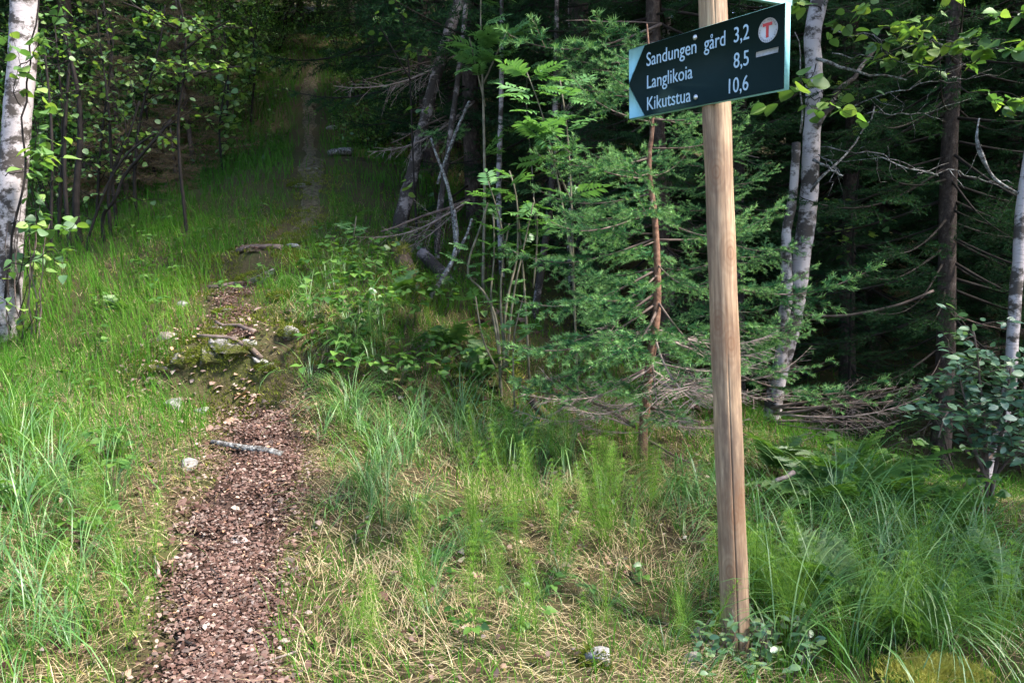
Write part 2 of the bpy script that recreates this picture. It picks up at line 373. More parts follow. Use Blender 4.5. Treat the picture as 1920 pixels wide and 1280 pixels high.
# ------------------------------------------------------------------ the setting: ground and path
def axis(lo, hi, a, b, fine, coarse):
    L = list(np.arange(a, b, fine)); s = fine; x = b
    while x < hi: L.append(x); s = min(s * 1.15, coarse); x += s
    L.append(hi); s = fine; x = a
    while x > lo: s = min(s * 1.15, coarse); x -= s; L.insert(0, x)
    return np.array(L)
gx, gy = axis(-70, 70, -5, 5, .06, 4), axis(-30, 110, 1.2, 10, .06, 4)
X, Y = np.meshgrid(gx, gy, indexing='ij'); Z = ground(X, Y)
i, j = np.meshgrid(np.arange(len(gx) - 1), np.arange(len(gy) - 1), indexing='ij'); k = len(gy)
mb = MB(); mb.add(np.stack([X, Y, Z], -1), None, np.stack([i * k + j, (i + 1) * k + j, (i + 1) * k + j + 1, i * k + j + 1], -1))
tag(link('ground', mb.mesh('ground', M['ground'], None, True)), 'mossy forest floor rising into a hill', kind='structure')

tn = np.gradient(PATHS, axis=0); tn /= np.linalg.norm(tn, axis=1)[:, None]; nr = np.stack([-tn[:, 1], tn[:, 0]], 1)
sarc = np.arange(len(PATHS)) * .05
NU = 15; U = np.linspace(-1, 1, NU)
hw = (.17 + .06 * np.clip((sarc - .4) / 1.4, 0, 1) + .05 * (fbm(sarc * 1.1, sarc * 0, 11) - .5) * 2) * np.where(sarc > 2.4, np.where(sarc > 4.6, .42, np.clip(1 - (sarc - 2.4) / 1.0, .56, 1)), 1)
hwl = hw + .20 * (fbm(sarc * 1.6, sarc * 0 + 4, 2) - .5); hwr = hw + .20 * (fbm(sarc * 1.9, sarc * 0 + 9, 5) - .5)
lat = np.where(U[None] > 0, hwl[:, None], hwr[:, None]) * U[None] * 1.15
PX = PATHS[:, None, 0] + nr[:, None, 0] * lat; PY = PATHS[:, None, 1] + nr[:, None, 1] * lat
PZ = ground(PX, PY) + .022 - .045 * U[None] ** 2 + .006 * (vnoise(PX * 14, PY * 14, 8) - .5)
i, j = np.meshgrid(np.arange(len(PATHS) - 1), np.arange(NU - 1), indexing='ij'); flat_ = (np.abs(np.diff(PZ, axis=0))[:, :-1] / .05 < .75)
mb = MB(); mb.add(np.stack([PX, PY, PZ], -1), None, np.stack([i * NU + j, i * NU + j + 1, (i + 1) * NU + j + 1, (i + 1) * NU + j], -1)[..., ::-1][flat_])
tag(link('path', mb.mesh('path', M['path'], None, True)), 'narrow reddish brown footpath worn into the slope', kind='structure')

# ------------------------------------------------------------------ the signpost
post_d = 2.69
Pbase = pix(1383, 1290, 2.66); Ptop = pix(1330, -170, post_d)
paxis = (Ptop - Pbase); PL = np.linalg.norm(paxis); paxis /= PL
def _post(n):
    c = coord(n)
    g = noise(n, 16, c, 5, .6, (7, 7, .35)); g2 = noise(n, 3.6, c, 5, .65, (3.5, 3.5, .9))
    b = ramp(n, g, [(.3, (.155, .096, .06)), (.5, (.29, .19, .118)), (.7, (.43, .30, .195))])
    b = mix(n, ramp(n, g2, [(.43, (0, 0, 0)), (.60, (.8, .8, .8))]), b, (.115, .072, .05))
    sep = n.nodes.new('ShaderNodeSeparateXYZ'); n.links.new(c, sep.inputs[0])
    for kz, ka in KNOTS:
        ctr = (math.cos(ka) * .045, math.sin(ka) * .045, kz)
        sb = N(n, 'ShaderNodeVectorMath', operation='SUBTRACT'); n.links.new(c, sb.inputs[0]); sb.inputs[1].default_value = ctr
        ml = N(n, 'ShaderNodeVectorMath', operation='MULTIPLY'); n.links.new(sb.outputs[0], ml.inputs[0]); ml.inputs[1].default_value = (1, 1, .55)
        ln = N(n, 'ShaderNodeVectorMath', operation='LENGTH'); n.links.new(ml.outputs[0], ln.inputs[0])
        rg = ramp(n, ln.outputs['Value'], [(0, (.85, .85, .85)), (.008, (.5, .5, .5)), (.013, (.95, .95, .95)), (.017, (.15, .15, .15)), (.023, (.55, .55, .55)), (.028, (.08, .08, .08)), (.036, (.4, .4, .4)), (.043, (.05, .05, .05)), (.055, (.22, .22, .22)), (.075, (0, 0, 0))])
        b = mix(n, rg, b, (.17, .085, .045))
    return b
_fu, _fv, _ = frame(paxis); _fd = np.array([-.2, -1, 0]); _fc = math.atan2(_fd @ _fv, _fd @ _fu)
KNOTS = [(1.15, _fc + .35), (1.72, _fc - .25), (.63, _fc + .75), (.58, _fc + .2), (1.45, _fc + .6), (1.22, _fc - .5), (.40, _fc - .3)]
M['post_wood'] = solid_mat('post_wood', _post, .7, lambda n: noise(n, 30, None, 4, .6, (6, 6, .3)), .3, .35, .004)
M['sign_dark'] = solid_mat('sign_dark', lambda n: mix(n, noise(n, 30), (.0025, .011, .011), (.004, .016, .0155)), .6, None, .12)
M['sign_teal'] = solid_mat('sign_teal', lambda n: ramp(n, noise(n, 60, None, 4, .7), [(.3, (.17, .42, .45)), (.6, (.24, .53, .56)), (.85, (.33, .62, .64))]), .5, lambda n: noise(n, 90), .4, .15, .002)
M['sign_text'] = solid_mat('sign_text', (.34, .47, .59), .6)
M['emblem_white'] = solid_mat('emblem_white', (.46, .45, .46), .5)
M['emblem_red'] = solid_mat('emblem_red', (.42, .03, .03), .5)
M['emblem_ink'] = solid_mat('emblem_ink', (.16, .16, .17), .6)
M['sticker'] = solid_mat('sticker', lambda n: mix(n, noise(n, 120, None, 2), (.34, .33, .33), (.20, .20, .20)), .6)
M['steel'] = solid_mat('steel', (.55, .56, .58), .35, None, .5); M['steel'].node_tree.nodes['Principled BSDF'].inputs['Metallic'].default_value = .8

sp = thing('signpost', 'round wooden trail signpost with dark green arrow boards standing in the grass', 'signpost', Pbase)
mb = MB(); ns, nz = 56, 90
u, v, _ = frame(paxis); PM = np.stack([u, v, paxis], 1); crack = math.atan2(*(np.array([-.12, -1, 0]) @ np.stack([v, u], 1)))
zz = np.linspace(-.25, PL, nz); aa = np.concatenate([np.linspace(crack + .022, crack + 2 * math.pi - .022, ns - 2), [crack + 2 * math.pi - .009, crack + 2 * math.pi + .009]])
V = []
for z in zz:
    dep = .006 * np.clip(math.sin(z * 2.6 + .4) * 1.3 + .25, 0, 1)
    r0 = .0468 + .0006 * math.sin(z * 7) + .0008 * math.sin(z * 17 + 1)
    wdl = .012 * math.sin(z * 5) + .02 * math.sin(z * 2.1)
    rr = np.full(ns, r0); rr[-2:] -= dep
    a2 = aa + wdl
    V.append(np.stack([np.cos(a2) * rr, np.sin(a2) * rr, np.full(ns, z)], 1))
V = np.concatenate(V); i, j = np.meshgrid(np.arange(nz - 1), np.arange(ns), indexing='ij'); j2 = (j + 1) % ns
mb.add(V, [[(nz - 1) * ns, (nz - 1) * ns + q, (nz - 1) * ns + q + 1] for q in range(1, ns - 1)], np.stack([i * ns + j, i * ns + j2, (i + 1) * ns + j2, (i + 1) * ns + j], -1).reshape(-1, 4))
po = link('post', mb.mesh('post', M['post_wood'], None, True), sp); place(po, (0, 0, 0), PM)

def prism(poly, t0, t1, bev=0.0):
    "polygon in local x-z, from y=t0 (front) to y=t1 (back)"
    poly = np.asarray(poly, float); n = len(poly); c = poly.mean(0); mb = MB(); rings = []
    def ring(p, y): return np.stack([p[:, 0], np.full(n, y), p[:, 1]], 1)
    inn = poly + (c - poly) / np.linalg.norm(c - poly, axis=1)[:, None] * bev * 1.4
    rs = [ring(inn, t0), ring(poly, t0 + bev), ring(poly, t1 - bev), ring(inn, t1)] if bev else [ring(poly, t0), ring(poly, t1)]
    V = np.concatenate(rs); k = len(rs)
    Q = [[r * n + q, r * n + (q + 1) % n, (r + 1) * n + (q + 1) % n, (r + 1) * n + q] for r in range(k - 1) for q in range(n)]
    T = [[0, q, q + 1] for q in range(1, n - 1)] + [[(k - 1) * n, (k - 1) * n + q + 1, (k - 1) * n + q] for q in range(1, n - 1)]
    # separate front sheet so that shading stays flat
    mb.add(V, T, Q); return mb
def to_mesh(name, mb, mat):
    return mb.mesh(name, mat)
def text_mesh(s, size, mat, xs=.86, ext=.0006, bold=0.0):
    cu = bpy.data.curves.new('lettering', 'FONT'); cu.body = s; cu.size = size; cu.extrude = ext; cu.offset = bold; cu.resolution_u = 4
    ob = bpy.data.objects.new('lettering', cu); COL.objects.link(ob)
    bpy.context.view_layer.update()
    me = bpy.data.meshes.new_from_object(ob.evaluated_get(bpy.context.evaluated_depsgraph_get()))
    bpy.data.objects.remove(ob); bpy.data.curves.remove(cu)
    co = np.empty(len(me.vertices) * 3); me.vertices.foreach_get('co', co); co = co.reshape(-1, 3)
    w = co[:, 0].max() * xs
    new = np.stack([co[:, 0] * xs, -co[:, 2], co[:, 1]], 1); me.vertices.foreach_set('co', new.ravel()); me.update()
    me.materials.clear(); me.materials.append(mat); return me, w
# board frame
TL, BL_, TR, BR = pix(1178, 97, 2.94), pix(1180, 222, 2.94), pix(1471, 9, 2.37), pix(1474, 164, 2.37)
cl, cr = (TL + BL_) / 2, (TR + BR) / 2
bx = cr - cl; BLEN = np.linalg.norm(bx); bx /= BLEN
bz = np.array([0, 0, 1.0]) * .7 + paxis * .3; bz -= bx * (bz @ bx); bz /= np.linalg.norm(bz)
BH = .5 * (np.linalg.norm(TL - BL_) + np.linalg.norm(TR - BR)) / .99; by = np.cross(bz, bx)
BM = np.stack([bx, by, bz], 1)
bd = link('sign_board', prism([(0, -BH / 2), (BLEN, -BH / 2), (BLEN, BH / 2), (0, BH / 2)], 0, .023, .0015).mesh('sign_board', M['sign_teal']), sp)
tag(bd, 'turquoise edged dark green board pointing to the uphill path')
place(bd, cl - Pbase, BM)
pl = link('arrow_face', prism([(.004, 0), (.088, -BH / 2 + .002), (BLEN - .002, -BH / 2 + .002), (BLEN - .002, BH / 2 - .002), (.088, BH / 2 - .002)], -.002, .0015).mesh('arrow_face', M['sign_dark']), bd)
M['film'] = solid_mat('film', lambda n: mix(n, noise(n, 50), (.20, .43, .50), (.26, .50, .57)), .5, None, .3)
for pts in ([(.003, -BH / 2 + .003), (.084, -BH / 2 + .003), (.003, -.006)], [(.003, .006), (.084, BH / 2 - .003), (.003, BH / 2 - .003)]):
    link('arrow_corner', prism(pts, -.0012, .001).mesh('arrow_corner', M['film']), bd)
def put_text(s, fx0, fz, size, fx1=None, xs=.86, mat='sign_text', parent=bd, y=-.0028, bold=.0001):
    me, w = text_mesh(s, size, M[mat], xs, .0006, bold)
    o = link('lettering', me, parent); x = fx0 if fx1 is None else fx1 - w
    o.location = (x, y, fz); return o
TS = .066
rows = [('Sandungen', 'gård', '3,2', .048), ('Langlikoia', None, '8,5', -.030), ('Kikutstua', None, '10,6', -.105)]
for a, b, c, z in rows:
    put_text(a, .096, z, TS, xs=.86)
    if b: put_text(b, .371, z, TS, xs=.80)
    put_text(c, 0, z, TS, fx1=.556, xs=.80)
def disc(r, n=40):
    a = np.arange(n) * 2 * np.pi / n; return [(math.cos(t) * r, math.sin(t) * r) for t in a]
em = link('emblem', prism(disc(.0355), -.0008, .0008).mesh('emblem', M['emblem_white']), bd); em.location = (.628, -.003, .058)
tag(em, 'round white emblem with a red T')
tt = prism([(-.017, .012), (.017, .012), (.017, .020), (-.017, .020)], -.0016, 0)
o = link('red_letter', tt.mesh('red_letter', M['emblem_red']), em)
me, w = text_mesh('T', .056, M['emblem_red'], .95, .0006, .0022)
o.data = me; o.location = (-w / 2 - .001, -.0014, -.019)
ringt = 'DEN NORSKE TURISTFORENING '
for q, ch in enumerate(ringt):
    if ch == ' ': continue
    me, w = text_mesh(ch, .0085, M['emblem_ink'], .9, .0003, 0)
    th = math.pi * .80 - q / len(ringt) * 2 * math.pi
    o = link('small_letter', me, em); o.rotation_euler = (0, -(th - math.pi / 2), 0)
    o.location = (math.cos(th) * .0275 - w / 2 * math.sin(th), -.0013, math.sin(th) * .0275 + w / 2 * math.cos(th))
st = link('sticker', prism([(0, 0), (.082, 0), (.082, .016), (0, .016)], -.0008, .0008).mesh('sticker', M['sticker']), bd); st.location = (.585, -.003, -.014)
for (x, z) in ((.330, .099), (.334, -.094)):
    a = np.linspace(0, math.pi / 2, 5)
    mbb = MB(); V = np.concatenate([np.stack([np.cos(np.arange(14) * 2 * np.pi / 14) * .009 * math.cos(t), np.full(14, -.0055 * math.sin(t)), np.sin(np.arange(14) * 2 * np.pi / 14) * .009 * math.cos(t)], 1) for t in a])
    i, j = np.meshgrid(np.arange(4), np.arange(14), indexing='ij'); mbb.add(V, None, np.stack([i * 14 + j, i * 14 + (j + 1) % 14, (i + 1) * 14 + (j + 1) % 14, (i + 1) * 14 + j], -1).reshape(-1, 4))
    o = link('bolt', mbb.mesh('bolt', M['steel'], None, True), bd); o.location = (x, -.002, z)
# upper board, only its lower edge in view
UR = pix(1486, 11, 2.90); ud = np.array([math.sin(R(60)), math.cos(R(60)), .0]); ud -= bz * (ud @ bz); ud /= np.linalg.norm(ud)
ub = link('sign_board', prism([(-.62, 0), (0, 0), (0, .15), (-.62, .15)], 0, .022, .0015).mesh('upper_board', M['sign_teal']), sp)
tag(ub, 'upper turquoise board cut by the top of the picture')
UM = np.stack([ud, np.cross(bz, ud), bz], 1); place(ub, UR - Pbase, UM)

# ------------------------------------------------------------------ trees: conifers
def spruce_branch(L, seed, dens=1.0, nl=.014, nw=.0011, bare=.25, twl=.42, spac=.035, droop=.12, dead=0.0, tip=.35, sub=True, flat=.35):
    "one branch along local +X: axis, side twigs, needles; returns (wood, green)"
    g = np.random.default_rng(seed); wood, green = MB(), MB()
    n = 12; s = np.linspace(0, 1, n)
    P = np.stack([s * L, .03 * L * np.sin(s * 5 + g.random() * 6) * s, -droop * L * np.sin(s * 2.2) + .10 * L * s ** 3], 1)
    tube(wood, P, .0055 * (L / .6) * (1 - s * .85), 4, .5)
    def at(t): return np.array([np.interp(t, s, P[:, k]) for k in range(3)])
    segs = []
    def add_needles(a, b, new):
        ln = np.linalg.norm(b - a); k = max(4, int(ln / .0022 * dens)); t = np.sort(g.random(k))[:, None]
        d = (b - a) / ln; u, v, _ = frame(d); an = g.random(k) * 2 * np.pi
        side = np.cos(an)[:, None] * u + np.sin(an)[:, None] * v + np.array([0, 0, .25])
        D = (d * .75 + side * .85) * (nl * (.75 + .5 * g.random(k)))[:, None]
        Wv = np.cross(D, side + g.normal(0, .3, (k, 3))); Wv /= np.linalg.norm(Wv, axis=1)[:, None] + 1e-9
        tn_ = .25 + .3 * g.random(k) + tip * new * (.7 + .5 * t[:, 0])
        needles(green, a + (b - a) * t, D, Wv * nw, np.clip(tn_, 0, 1))
    def twig(o, d, l, lev):
        d = d / np.linalg.norm(d); e = o + d * l + np.array([0, 0, -.10 * l])
        mid = (o + e) / 2 + np.array([0, 0, .03 * l])
        tube(wood, [o, mid, e], [.0018, .0013, .0006] if lev == 0 else [.0012, .0008, .0005], 3, .5, cap=False)
        if g.random() > dead:
            add_needles(o, mid, 0); add_needles(mid, e, 1)
        if lev == 0 and sub and l > .06:
            for q in np.arange(.25, .9, .05 / l * .9):
                for sg in (-1, 1):
                    if g.random() < .2: continue
                    side = np.cross([0, 0, 1.0], d) * sg
                    twig(o + (e - o) * q, d * .8 + side * .75 + np.array([0, 0, g.normal(-.05, .12)]), l * .42 * (1.1 - q) * (.7 + .5 * g.random()), 1)
    t = bare
    while t < .97:
        for sg in (-1, 1):
            if g.random() < .12: continue
            tl = twl * L * (1.12 - t) ** .9 * (.65 + .5 * g.random()) * min(1, (t - bare) / .15 + .35)
            dx = np.array([.75, sg * .75, g.normal(0, flat) * .5 - .05])
            twig(at(t), dx, max(tl, .03), 0)
        t += spac / L * (.7 + .6 * g.random())
    for q in np.linspace(max(bare, .1), .93, 7):
        if dead < .6: add_needles(at(q), at(q + .07), q > .8)
    if dead < 1: add_needles(at(.93), at(1.0), 1)
    return wood, green
def mesh2(name, wood, green, mw, mg):
    "one mesh of wood and needles with two materials"
    Vw, Tw, Qw, Aw = wood.arrays(); a = MB(); a.add(Vw, Tw, Qw, Aw); nw_t, nw_q = len(Tw), len(Qw)
    g = green.arrays(); a.add(g[0], g[1], g[2], g[3]); me = a.mesh(name, mw); me.materials.append(mg)
    idx = np.concatenate([np.zeros(nw_t), np.ones(len(g[1])), np.zeros(nw_q), np.ones(len(g[2]))]).astype(np.int32)
    if len(idx) == len(me.polygons): me.polygons.foreach_set('material_index', idx)
    return me

# fine branches shared by the two young spruces
YB = []
for q in range(6):
    w_, g_ = spruce_branch(.6, 100 + q, 1.5, .0165, .0015, .16, .42, .062, .18, 0, .46, flat=.9)
    YB.append(mesh2('branch', w_, g_, M['twig'], M['needle']))
YBARE = []
for q in range(3):
    w_, g_ = spruce_branch(.6, 140 + q, .8, .013, .0012, .18, .42, .030, .16, .88, .3)
    YBARE.append(mesh2('branch', w_, g_, M['dead_twig'], M['needle']))
def young_spruce(label, pts, r0, whorls, seed):
    g = np.random.default_rng(seed)
    P = smooth(np.array([pix(*p) for p in pts]), 2); base = P[0].copy()
    t = thing('young_spruce', label, 'tree', base, 'young spruces')
    mb = MB(); s = np.linspace(0, 1, len(P)); tube(mb, np.concatenate([[P[0] - [0, 0, .12]], P]), np.concatenate([[r0 * 1.1], r0 * (1 - .9 * s)]), 10, .5, .06)
    link('trunk', mb.mesh('trunk', M['young_bark'], base, True), t)
    L = np.concatenate([[0], np.cumsum(np.linalg.norm(np.diff(P, axis=0), axis=1))]); L /= L[-1]
    for (h, az, ln, el, kind) in whorls:
        o = np.array([np.interp(h, L, P[:, k]) for k in range(3)])
        d = np.array([math.sin(R(az)), math.cos(R(az)), 0]) * math.cos(R(el)) + np.array([0, 0, math.sin(R(el))])
        me = (YBARE if kind else YB)[g.integers(0, 3 if kind else 6)]
        b = link('branch', me, t); s_ = ln / .6
        place(b, o - base, rot_to(d, g.normal(0, .25)), (s_, s_ * (.9 + .3 * g.random()), s_))
    return t, P
g = np.random.default_rng(5)
# azimuth: 0 away from the camera, 90 to the right, 180 towards the camera
wh = []
for (h, n, ln, el, kind, extra) in [(.10, 6, .42, 4, 1, 0), (.17, 7, .55, 2, 1, 0), (.24, 6, .60, 4, 1, 0), (.30, 7, .62, -4, 1, 0), (.27, 2, .6, -4, 0, 0), (.38, 7, .66, -2, 0, 0), (.45, 6, .62, 4, 0, 0), (.52, 6, .62, 2, 0, 0), (.59, 6, .56, 8, 0, 0), (.66, 7, .55, 10, 0, 0), (.71, 5, .48, 12, 0, 0), (.77, 6, .44, 16, 0, 0), (.84, 6, .36, 22, 0, 0), (.91, 5, .24, 32, 0, 0)]:
    a0 = g.random() * 360
    for q in range(max(3, int(n * .72))):
        wh.append((h + g.normal(0, .012), a0 + 360 * q / n + g.normal(0, 10), ln * (.8 + .5 * g.random()), el + g.normal(0, 9), kind))
for (h, az, ln, el, kind) in [(.45, -100, .78, -4, 0), (.52, -80, .8, 2, 0), (.40, -95, .85, -12, 0), (.335, -100, .80, -14, 0), (.62, -85, .62, 10, 0), (.58, -120, .7, 4, 0), (.70, -100, .62, 8, 0), (.21, 200, .5, 6, 0), (.23, -110, .75, 4, 0)]:
    wh.append((h, az, ln, el, kind))
young_spruce('young spruce with reddish bare lower trunk beside the signpost',
             [(1203, 880, 4.05), (1208, 790, 4.05), (1216, 690, 4.04), (1232, 600, 4.05), (1233, 500, 4.05), (1228, 400, 4.06), (1214, 310, 4.06), (1226, 230, 4.06), (1220, 140, 4.06), (1213, 45, 4.05)], .030, wh, 1)
wh = []
for h in np.arange(.16, .97, .055):
    a0 = g.random() * 360; ln = .66 * (1.06 - h * .85)
    for q in range(5): wh.append((h + g.normal(0, .01), a0 + 72 * q + g.normal(0, 10), ln * (.75 + .45 * g.random()), 4 + 18 * h + g.normal(0, 6), 1 if h < .2 else 0))
for (h, az, ln, el) in [(.38, 88, 1.0, 6), (.28, 82, .55, 0), (.30, 120, .5, -4), (.19, 95, .95, -2), (.45, 75, .62, 8)]: wh.append((h, az, ln, el, 0))
young_spruce('young spruce half hidden behind the wooden post', [(1362, 850, 4.7), (1352, 650, 4.7), (1345, 400, 4.7), (1335, 200, 4.7), (1330, 20, 4.7)], .03, wh, 2)

# forest spruces: three crowns shared by all
CB = []
for q in range(4):
    w_, g_ = spruce_branch(1.5, 200 + q, .17, .026, .0032, .2, .40, .10, .16, .05, .25)
    CB.append((w_.arrays(), g_.arrays()))
CT = []
for q in range(2):
    w_, g_ = spruce_branch(1.5, 220 + q, .045, .05, .008, .2, .40, .13, .16, .05, .25)
    CT.append((w_.arrays(), g_.arrays()))
CD = []
for q in range(3):
    w_, g_ = spruce_branch(1.3, 230 + q, .10, .02, .003, .12, .40, .10, .14, 1.0, .0)
    CD.append((w_.arrays(), g_.arrays()))
SPR = []
for kq in range(3):
    g = np.random.default_rng(300 + kq); H = 11 + kq
    cw, dwd = MB(), MB(); cg = MB()
    h = .5
    while h < H - .3:
        n = 5 if h > 1.8 else 4
        a0 = g.random() * 6.28; ln = min(1.75, .25 + (H - h) * .30) * (1.0 if h > 1.6 else .75)
        for q in range(n):
            if h > 6 and g.random() < .25: continue
            az = a0 + q * 6.283 / n + g.normal(0, .2); el = R(-8 + 22 * h / H + g.normal(0, 7))
            d = np.array([math.cos(az) * math.cos(el), math.sin(az) * math.cos(el), math.sin(el)])
            Mr = rot_to(d, g.normal(0, .25)); o = d * .07 + np.array([0, 0, h + g.normal(0, .1)]); L_ = ln * (.7 + .5 * g.random())
            live = g.random() < np.clip((h - .3) / 1.6, .5, 1)
            if live:
                wv, gv = CB[g.integers(0, 4)] if h < 5.2 else CT[g.integers(0, 2)]; cw.merge(wv, Mr, L_ / 1.5, o); cg.merge(gv, Mr, L_ / 1.5, o, g.normal(0, .08))
            else:
                wv, _ = CD[g.integers(0, 3)]; dwd.merge(wv, Mr, L_ / 1.3 * .6, o)
        h += .24 if h < 5 else .42
    tr = MB(); tube(tr, np.array([[.02 * math.sin(z * 2), .02 * math.cos(z * 1.7), z] for z in np.linspace(-.4, H, 22)]), np.linspace(.105, .012, 22), 10, .5, .05)
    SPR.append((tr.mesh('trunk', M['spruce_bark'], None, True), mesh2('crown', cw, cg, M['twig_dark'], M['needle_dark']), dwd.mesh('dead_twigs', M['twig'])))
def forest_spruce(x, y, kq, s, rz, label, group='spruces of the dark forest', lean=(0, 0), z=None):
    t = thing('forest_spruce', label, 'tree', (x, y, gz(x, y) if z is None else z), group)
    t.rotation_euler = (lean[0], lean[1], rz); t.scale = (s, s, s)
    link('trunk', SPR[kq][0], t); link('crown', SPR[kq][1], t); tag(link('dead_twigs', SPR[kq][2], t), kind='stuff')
    return t
def at_px(px, d): 
    p = pix(px, 600, d); return p[0], p[1]
# those one can point at
x, y = at_px(1772, 5.6); forest_spruce(x, y, 0, .70, .4, 'dark spruce trunk rising behind the bluish leafy shrub', z=-.62, lean=(0, .0))
x, y = at_px(1240, 6.6); forest_spruce(x, y, 1, .75, 1.3, 'dark spruce trunk just above the arrow tip of the sign')
x, y = at_px(905, 8.6); forest_spruce(x, y, 2, .95, 2.0, 'spruce behind the leaning rough birch, nearest in the middle')
x, y = at_px(1590, 7.4); forest_spruce(x, y, 0, .8, 3.9, 'spruce in the gap behind the twin birch')
x, y = at_px(200, 10.5); forest_spruce(x, y, 1, .9, 5.0, 'spruce behind the dark twiggy bush on the grassy bank')
x, y = at_px(390, 13.0); forest_spruce(x, y, 2, .95, .9, 'spruce at the grassy bank where the path darkens')
g = np.random.default_rng(77); spots = []
def far_enough(x, y, dm): return all((x - a) ** 2 + (y - b) ** 2 > dm * dm for a, b in spots)
for o in [o for o in COL.objects if o.name.startswith('forest_spruce')]: spots.append((o.location.x, o.location.y))
tries = 0
while len(spots) < 92 and tries < 6000:
    tries += 1
    y = 6.2 + 21 * g.random() ** 1.2; x = (g.random() * 2 - 1) * (y * .80 + 1.5)
    pdv = path_dist([x], [y])[0]
    if pdv < (1.25 if y < 12.5 else .75) and y < 15.2: continue
    u_ = x / y
    if y < 7.6 and u_ < .12: continue
    if u_ < -.12 and y < (8.6 if u_ < -.40 else 10.5): continue
    if -.42 < u_ < -.10 and y < 13: continue
    if -.12 <= u_ < .02 and y < 8.5: continue
    if not far_enough(x, y, 1.05 + .02 * y): continue
    spots.append((x, y))
    forest_spruce(x, y, int(g.integers(0, 3)), .75 + .45 * g.random(), g.random() * 6.28, ['dark spruce in the dense forest left of the path', 'dark spruce in the dense forest between path and sign', 'dark spruce in the dense forest right of the sign'][0 if u_ < -.26 else 1 if u_ < .18 else 2],
                  ['spruces left of the path', 'spruces between path and sign', 'spruces right of the sign'][0 if u_ < -.26 else 1 if u_ < .18 else 2], lean=(g.normal(0, .02), g.normal(0, .02)))
for q, (x, y) in enumerate([(-5.4, 17.2), (-4.3, 18.6), (-3.0, 17.6), (-2.0, 19.0), (-3.6, 20.6), (-5.6, 20.8), (-4.7, 22.5), (-2.6, 22.2), (-6.8, 19.4), (-7.6, 22.0), (-1.0, 21.0), (-3.9, 24.5), (-6.2, 25.0), (-1.6, 24.6)]):
    forest_spruce(x, y, q % 3, .7 + .05 * (q % 5), q * 1.7, 'dark spruce closing off the far end of the path', 'spruces at the end of the path')
# spruces added outside the picture to keep the sun off the forest and the right-hand hollow
for (x, y, kq, s) in [(8.6, 6.4, 2, 1.0), (7.6, 8.6, 0, 1.0), (10.5, 4.6, 1, 1.1), (9.8, 10.5, 2, 1.0), (12, 8, 0, 1.1)]:
    forest_spruce(x, y, kq, s, x * 2.1, 'unseen spruce added for shade beyond the side of the view', 'shade spruces added beyond the side of the view')

# ------------------------------------------------------------------ trees: birches
def leaf_mesh(name, kind, mat):
    "a single leaf along +X from its stalk; slight fold and curl"
    if kind == 'birch': O = [(0, .0), (.10, .30), (.25, .40), (.33, .36), (.48, .33), (.55, .27), (.70, .20), (.76, .13), (1.0, 0)]
    elif kind == 'round': O = [(0, 0), (.08, .26), (.25, .44), (.42, .47), (.60, .43), (.78, .30), (.9, .15), (1.0, 0)]
    else: O = [(0, 0), (.12, .14), (.3, .24), (.5, .27), (.7, .21), (.86, .11), (1.0, 0)]
    mb = MB(); n = len(O)
    mid = [(x + .18, 0, -.10 * x * x) for x, _ in O]
    up = [(x + .18, w, .10 * w * 2 - .14 * x * x) for x, w in O]; dn = [(x + .18, -w, .10 * w * 2 - .14 * x * x) for x, w in O]
    V = mid + up + dn; T = []
    for q in range(n - 1):
        T += [[q, q + 1, n + q + 1], [q, n + q + 1, n + q], [q, 2 * n + q + 1, q + 1], [q, 2 * n + q, 2 * n + q + 1]]
    mb.add(V, T); s = len(V)
    mb.add([(0, .012, .01), (0, -.012, .01), (.19, 0, 0)], [[0, 1, 2]])
    return mb.mesh(name, mat)
LB = leaf_mesh('leaf', 'birch', M['birch_leaf']); LR = leaf_mesh('leaf', 'round', M['birch_leaf']); LS = leaf_mesh('leaf', 'oval', M['shrub_leaf'])
def leaf_on(parent, base, p, me, size, g, droop=-.35):
    az = g.random() * 6.283; d = np.array([math.cos(az), math.sin(az), droop + g.normal(0, .35)])
    o = link('leaf', me, parent); place(o, np.asarray(p) - base, rot_to(d, g.normal(0, .5)), size * (.75 + .5 * g.random())); return o
def pline(pts): return smooth(np.array([pix(*p) for p in pts]), 2)
def stem_tree(name, label, cat, stems, mat, group=None, sides=12, wob=.05, up=None, parts='trunk'):
    "stems: lists of (px, py, d, radius px)"
    base = pix(*stems[0][0][:3]); rooted = name not in ('stick', 'fallen_log')
    if rooted: base[2] = min(base[2], gz(base[0], base[1]))
    t = thing(name, label, cat, base, group); out = []
    for st_ in stems:
        C0 = np.array([np.append(pix(*q[:3]), q[3] * (.84 if name == 'birch_tree' else 1) * q[2] / FPX) for q in st_]); p0 = C0[0]
        if rooted and p0[2] > gz(p0[0], p0[1]) - .03 and all(np.linalg.norm(E[:, :3] - p0[:3], axis=1).min() > .09 for E in out):
            low = p0 + (p0 - C0[1]) * .1; low = np.array([low[0], low[1], gz(low[0], low[1]) - .05, p0[3] * 1.1]); C0 = np.concatenate([[low], C0])
        P = smooth(C0, 2)
        Pr = resample(P[:, :3], .05); k = np.linspace(0, 1, len(Pr)); rad = np.interp(k, np.linspace(0, 1, len(P)), P[:, 3])
        if name == 'birch_tree': Pr[:, 0] += .035 * (fbm(k * 9, k * 0 + st_[0][0], 6) - .5) * np.minimum(1, k * 8)
        rad = rad * (1 + .10 * (vnoise(k * 30, k * 0 + st_[0][0], 3) - .5)); mb = MB(); tube(mb, Pr, rad, sides, .5, wob)
        link(parts, mb.mesh(parts, mat, base, True), t); out.append(Pr)
    return t, base, out
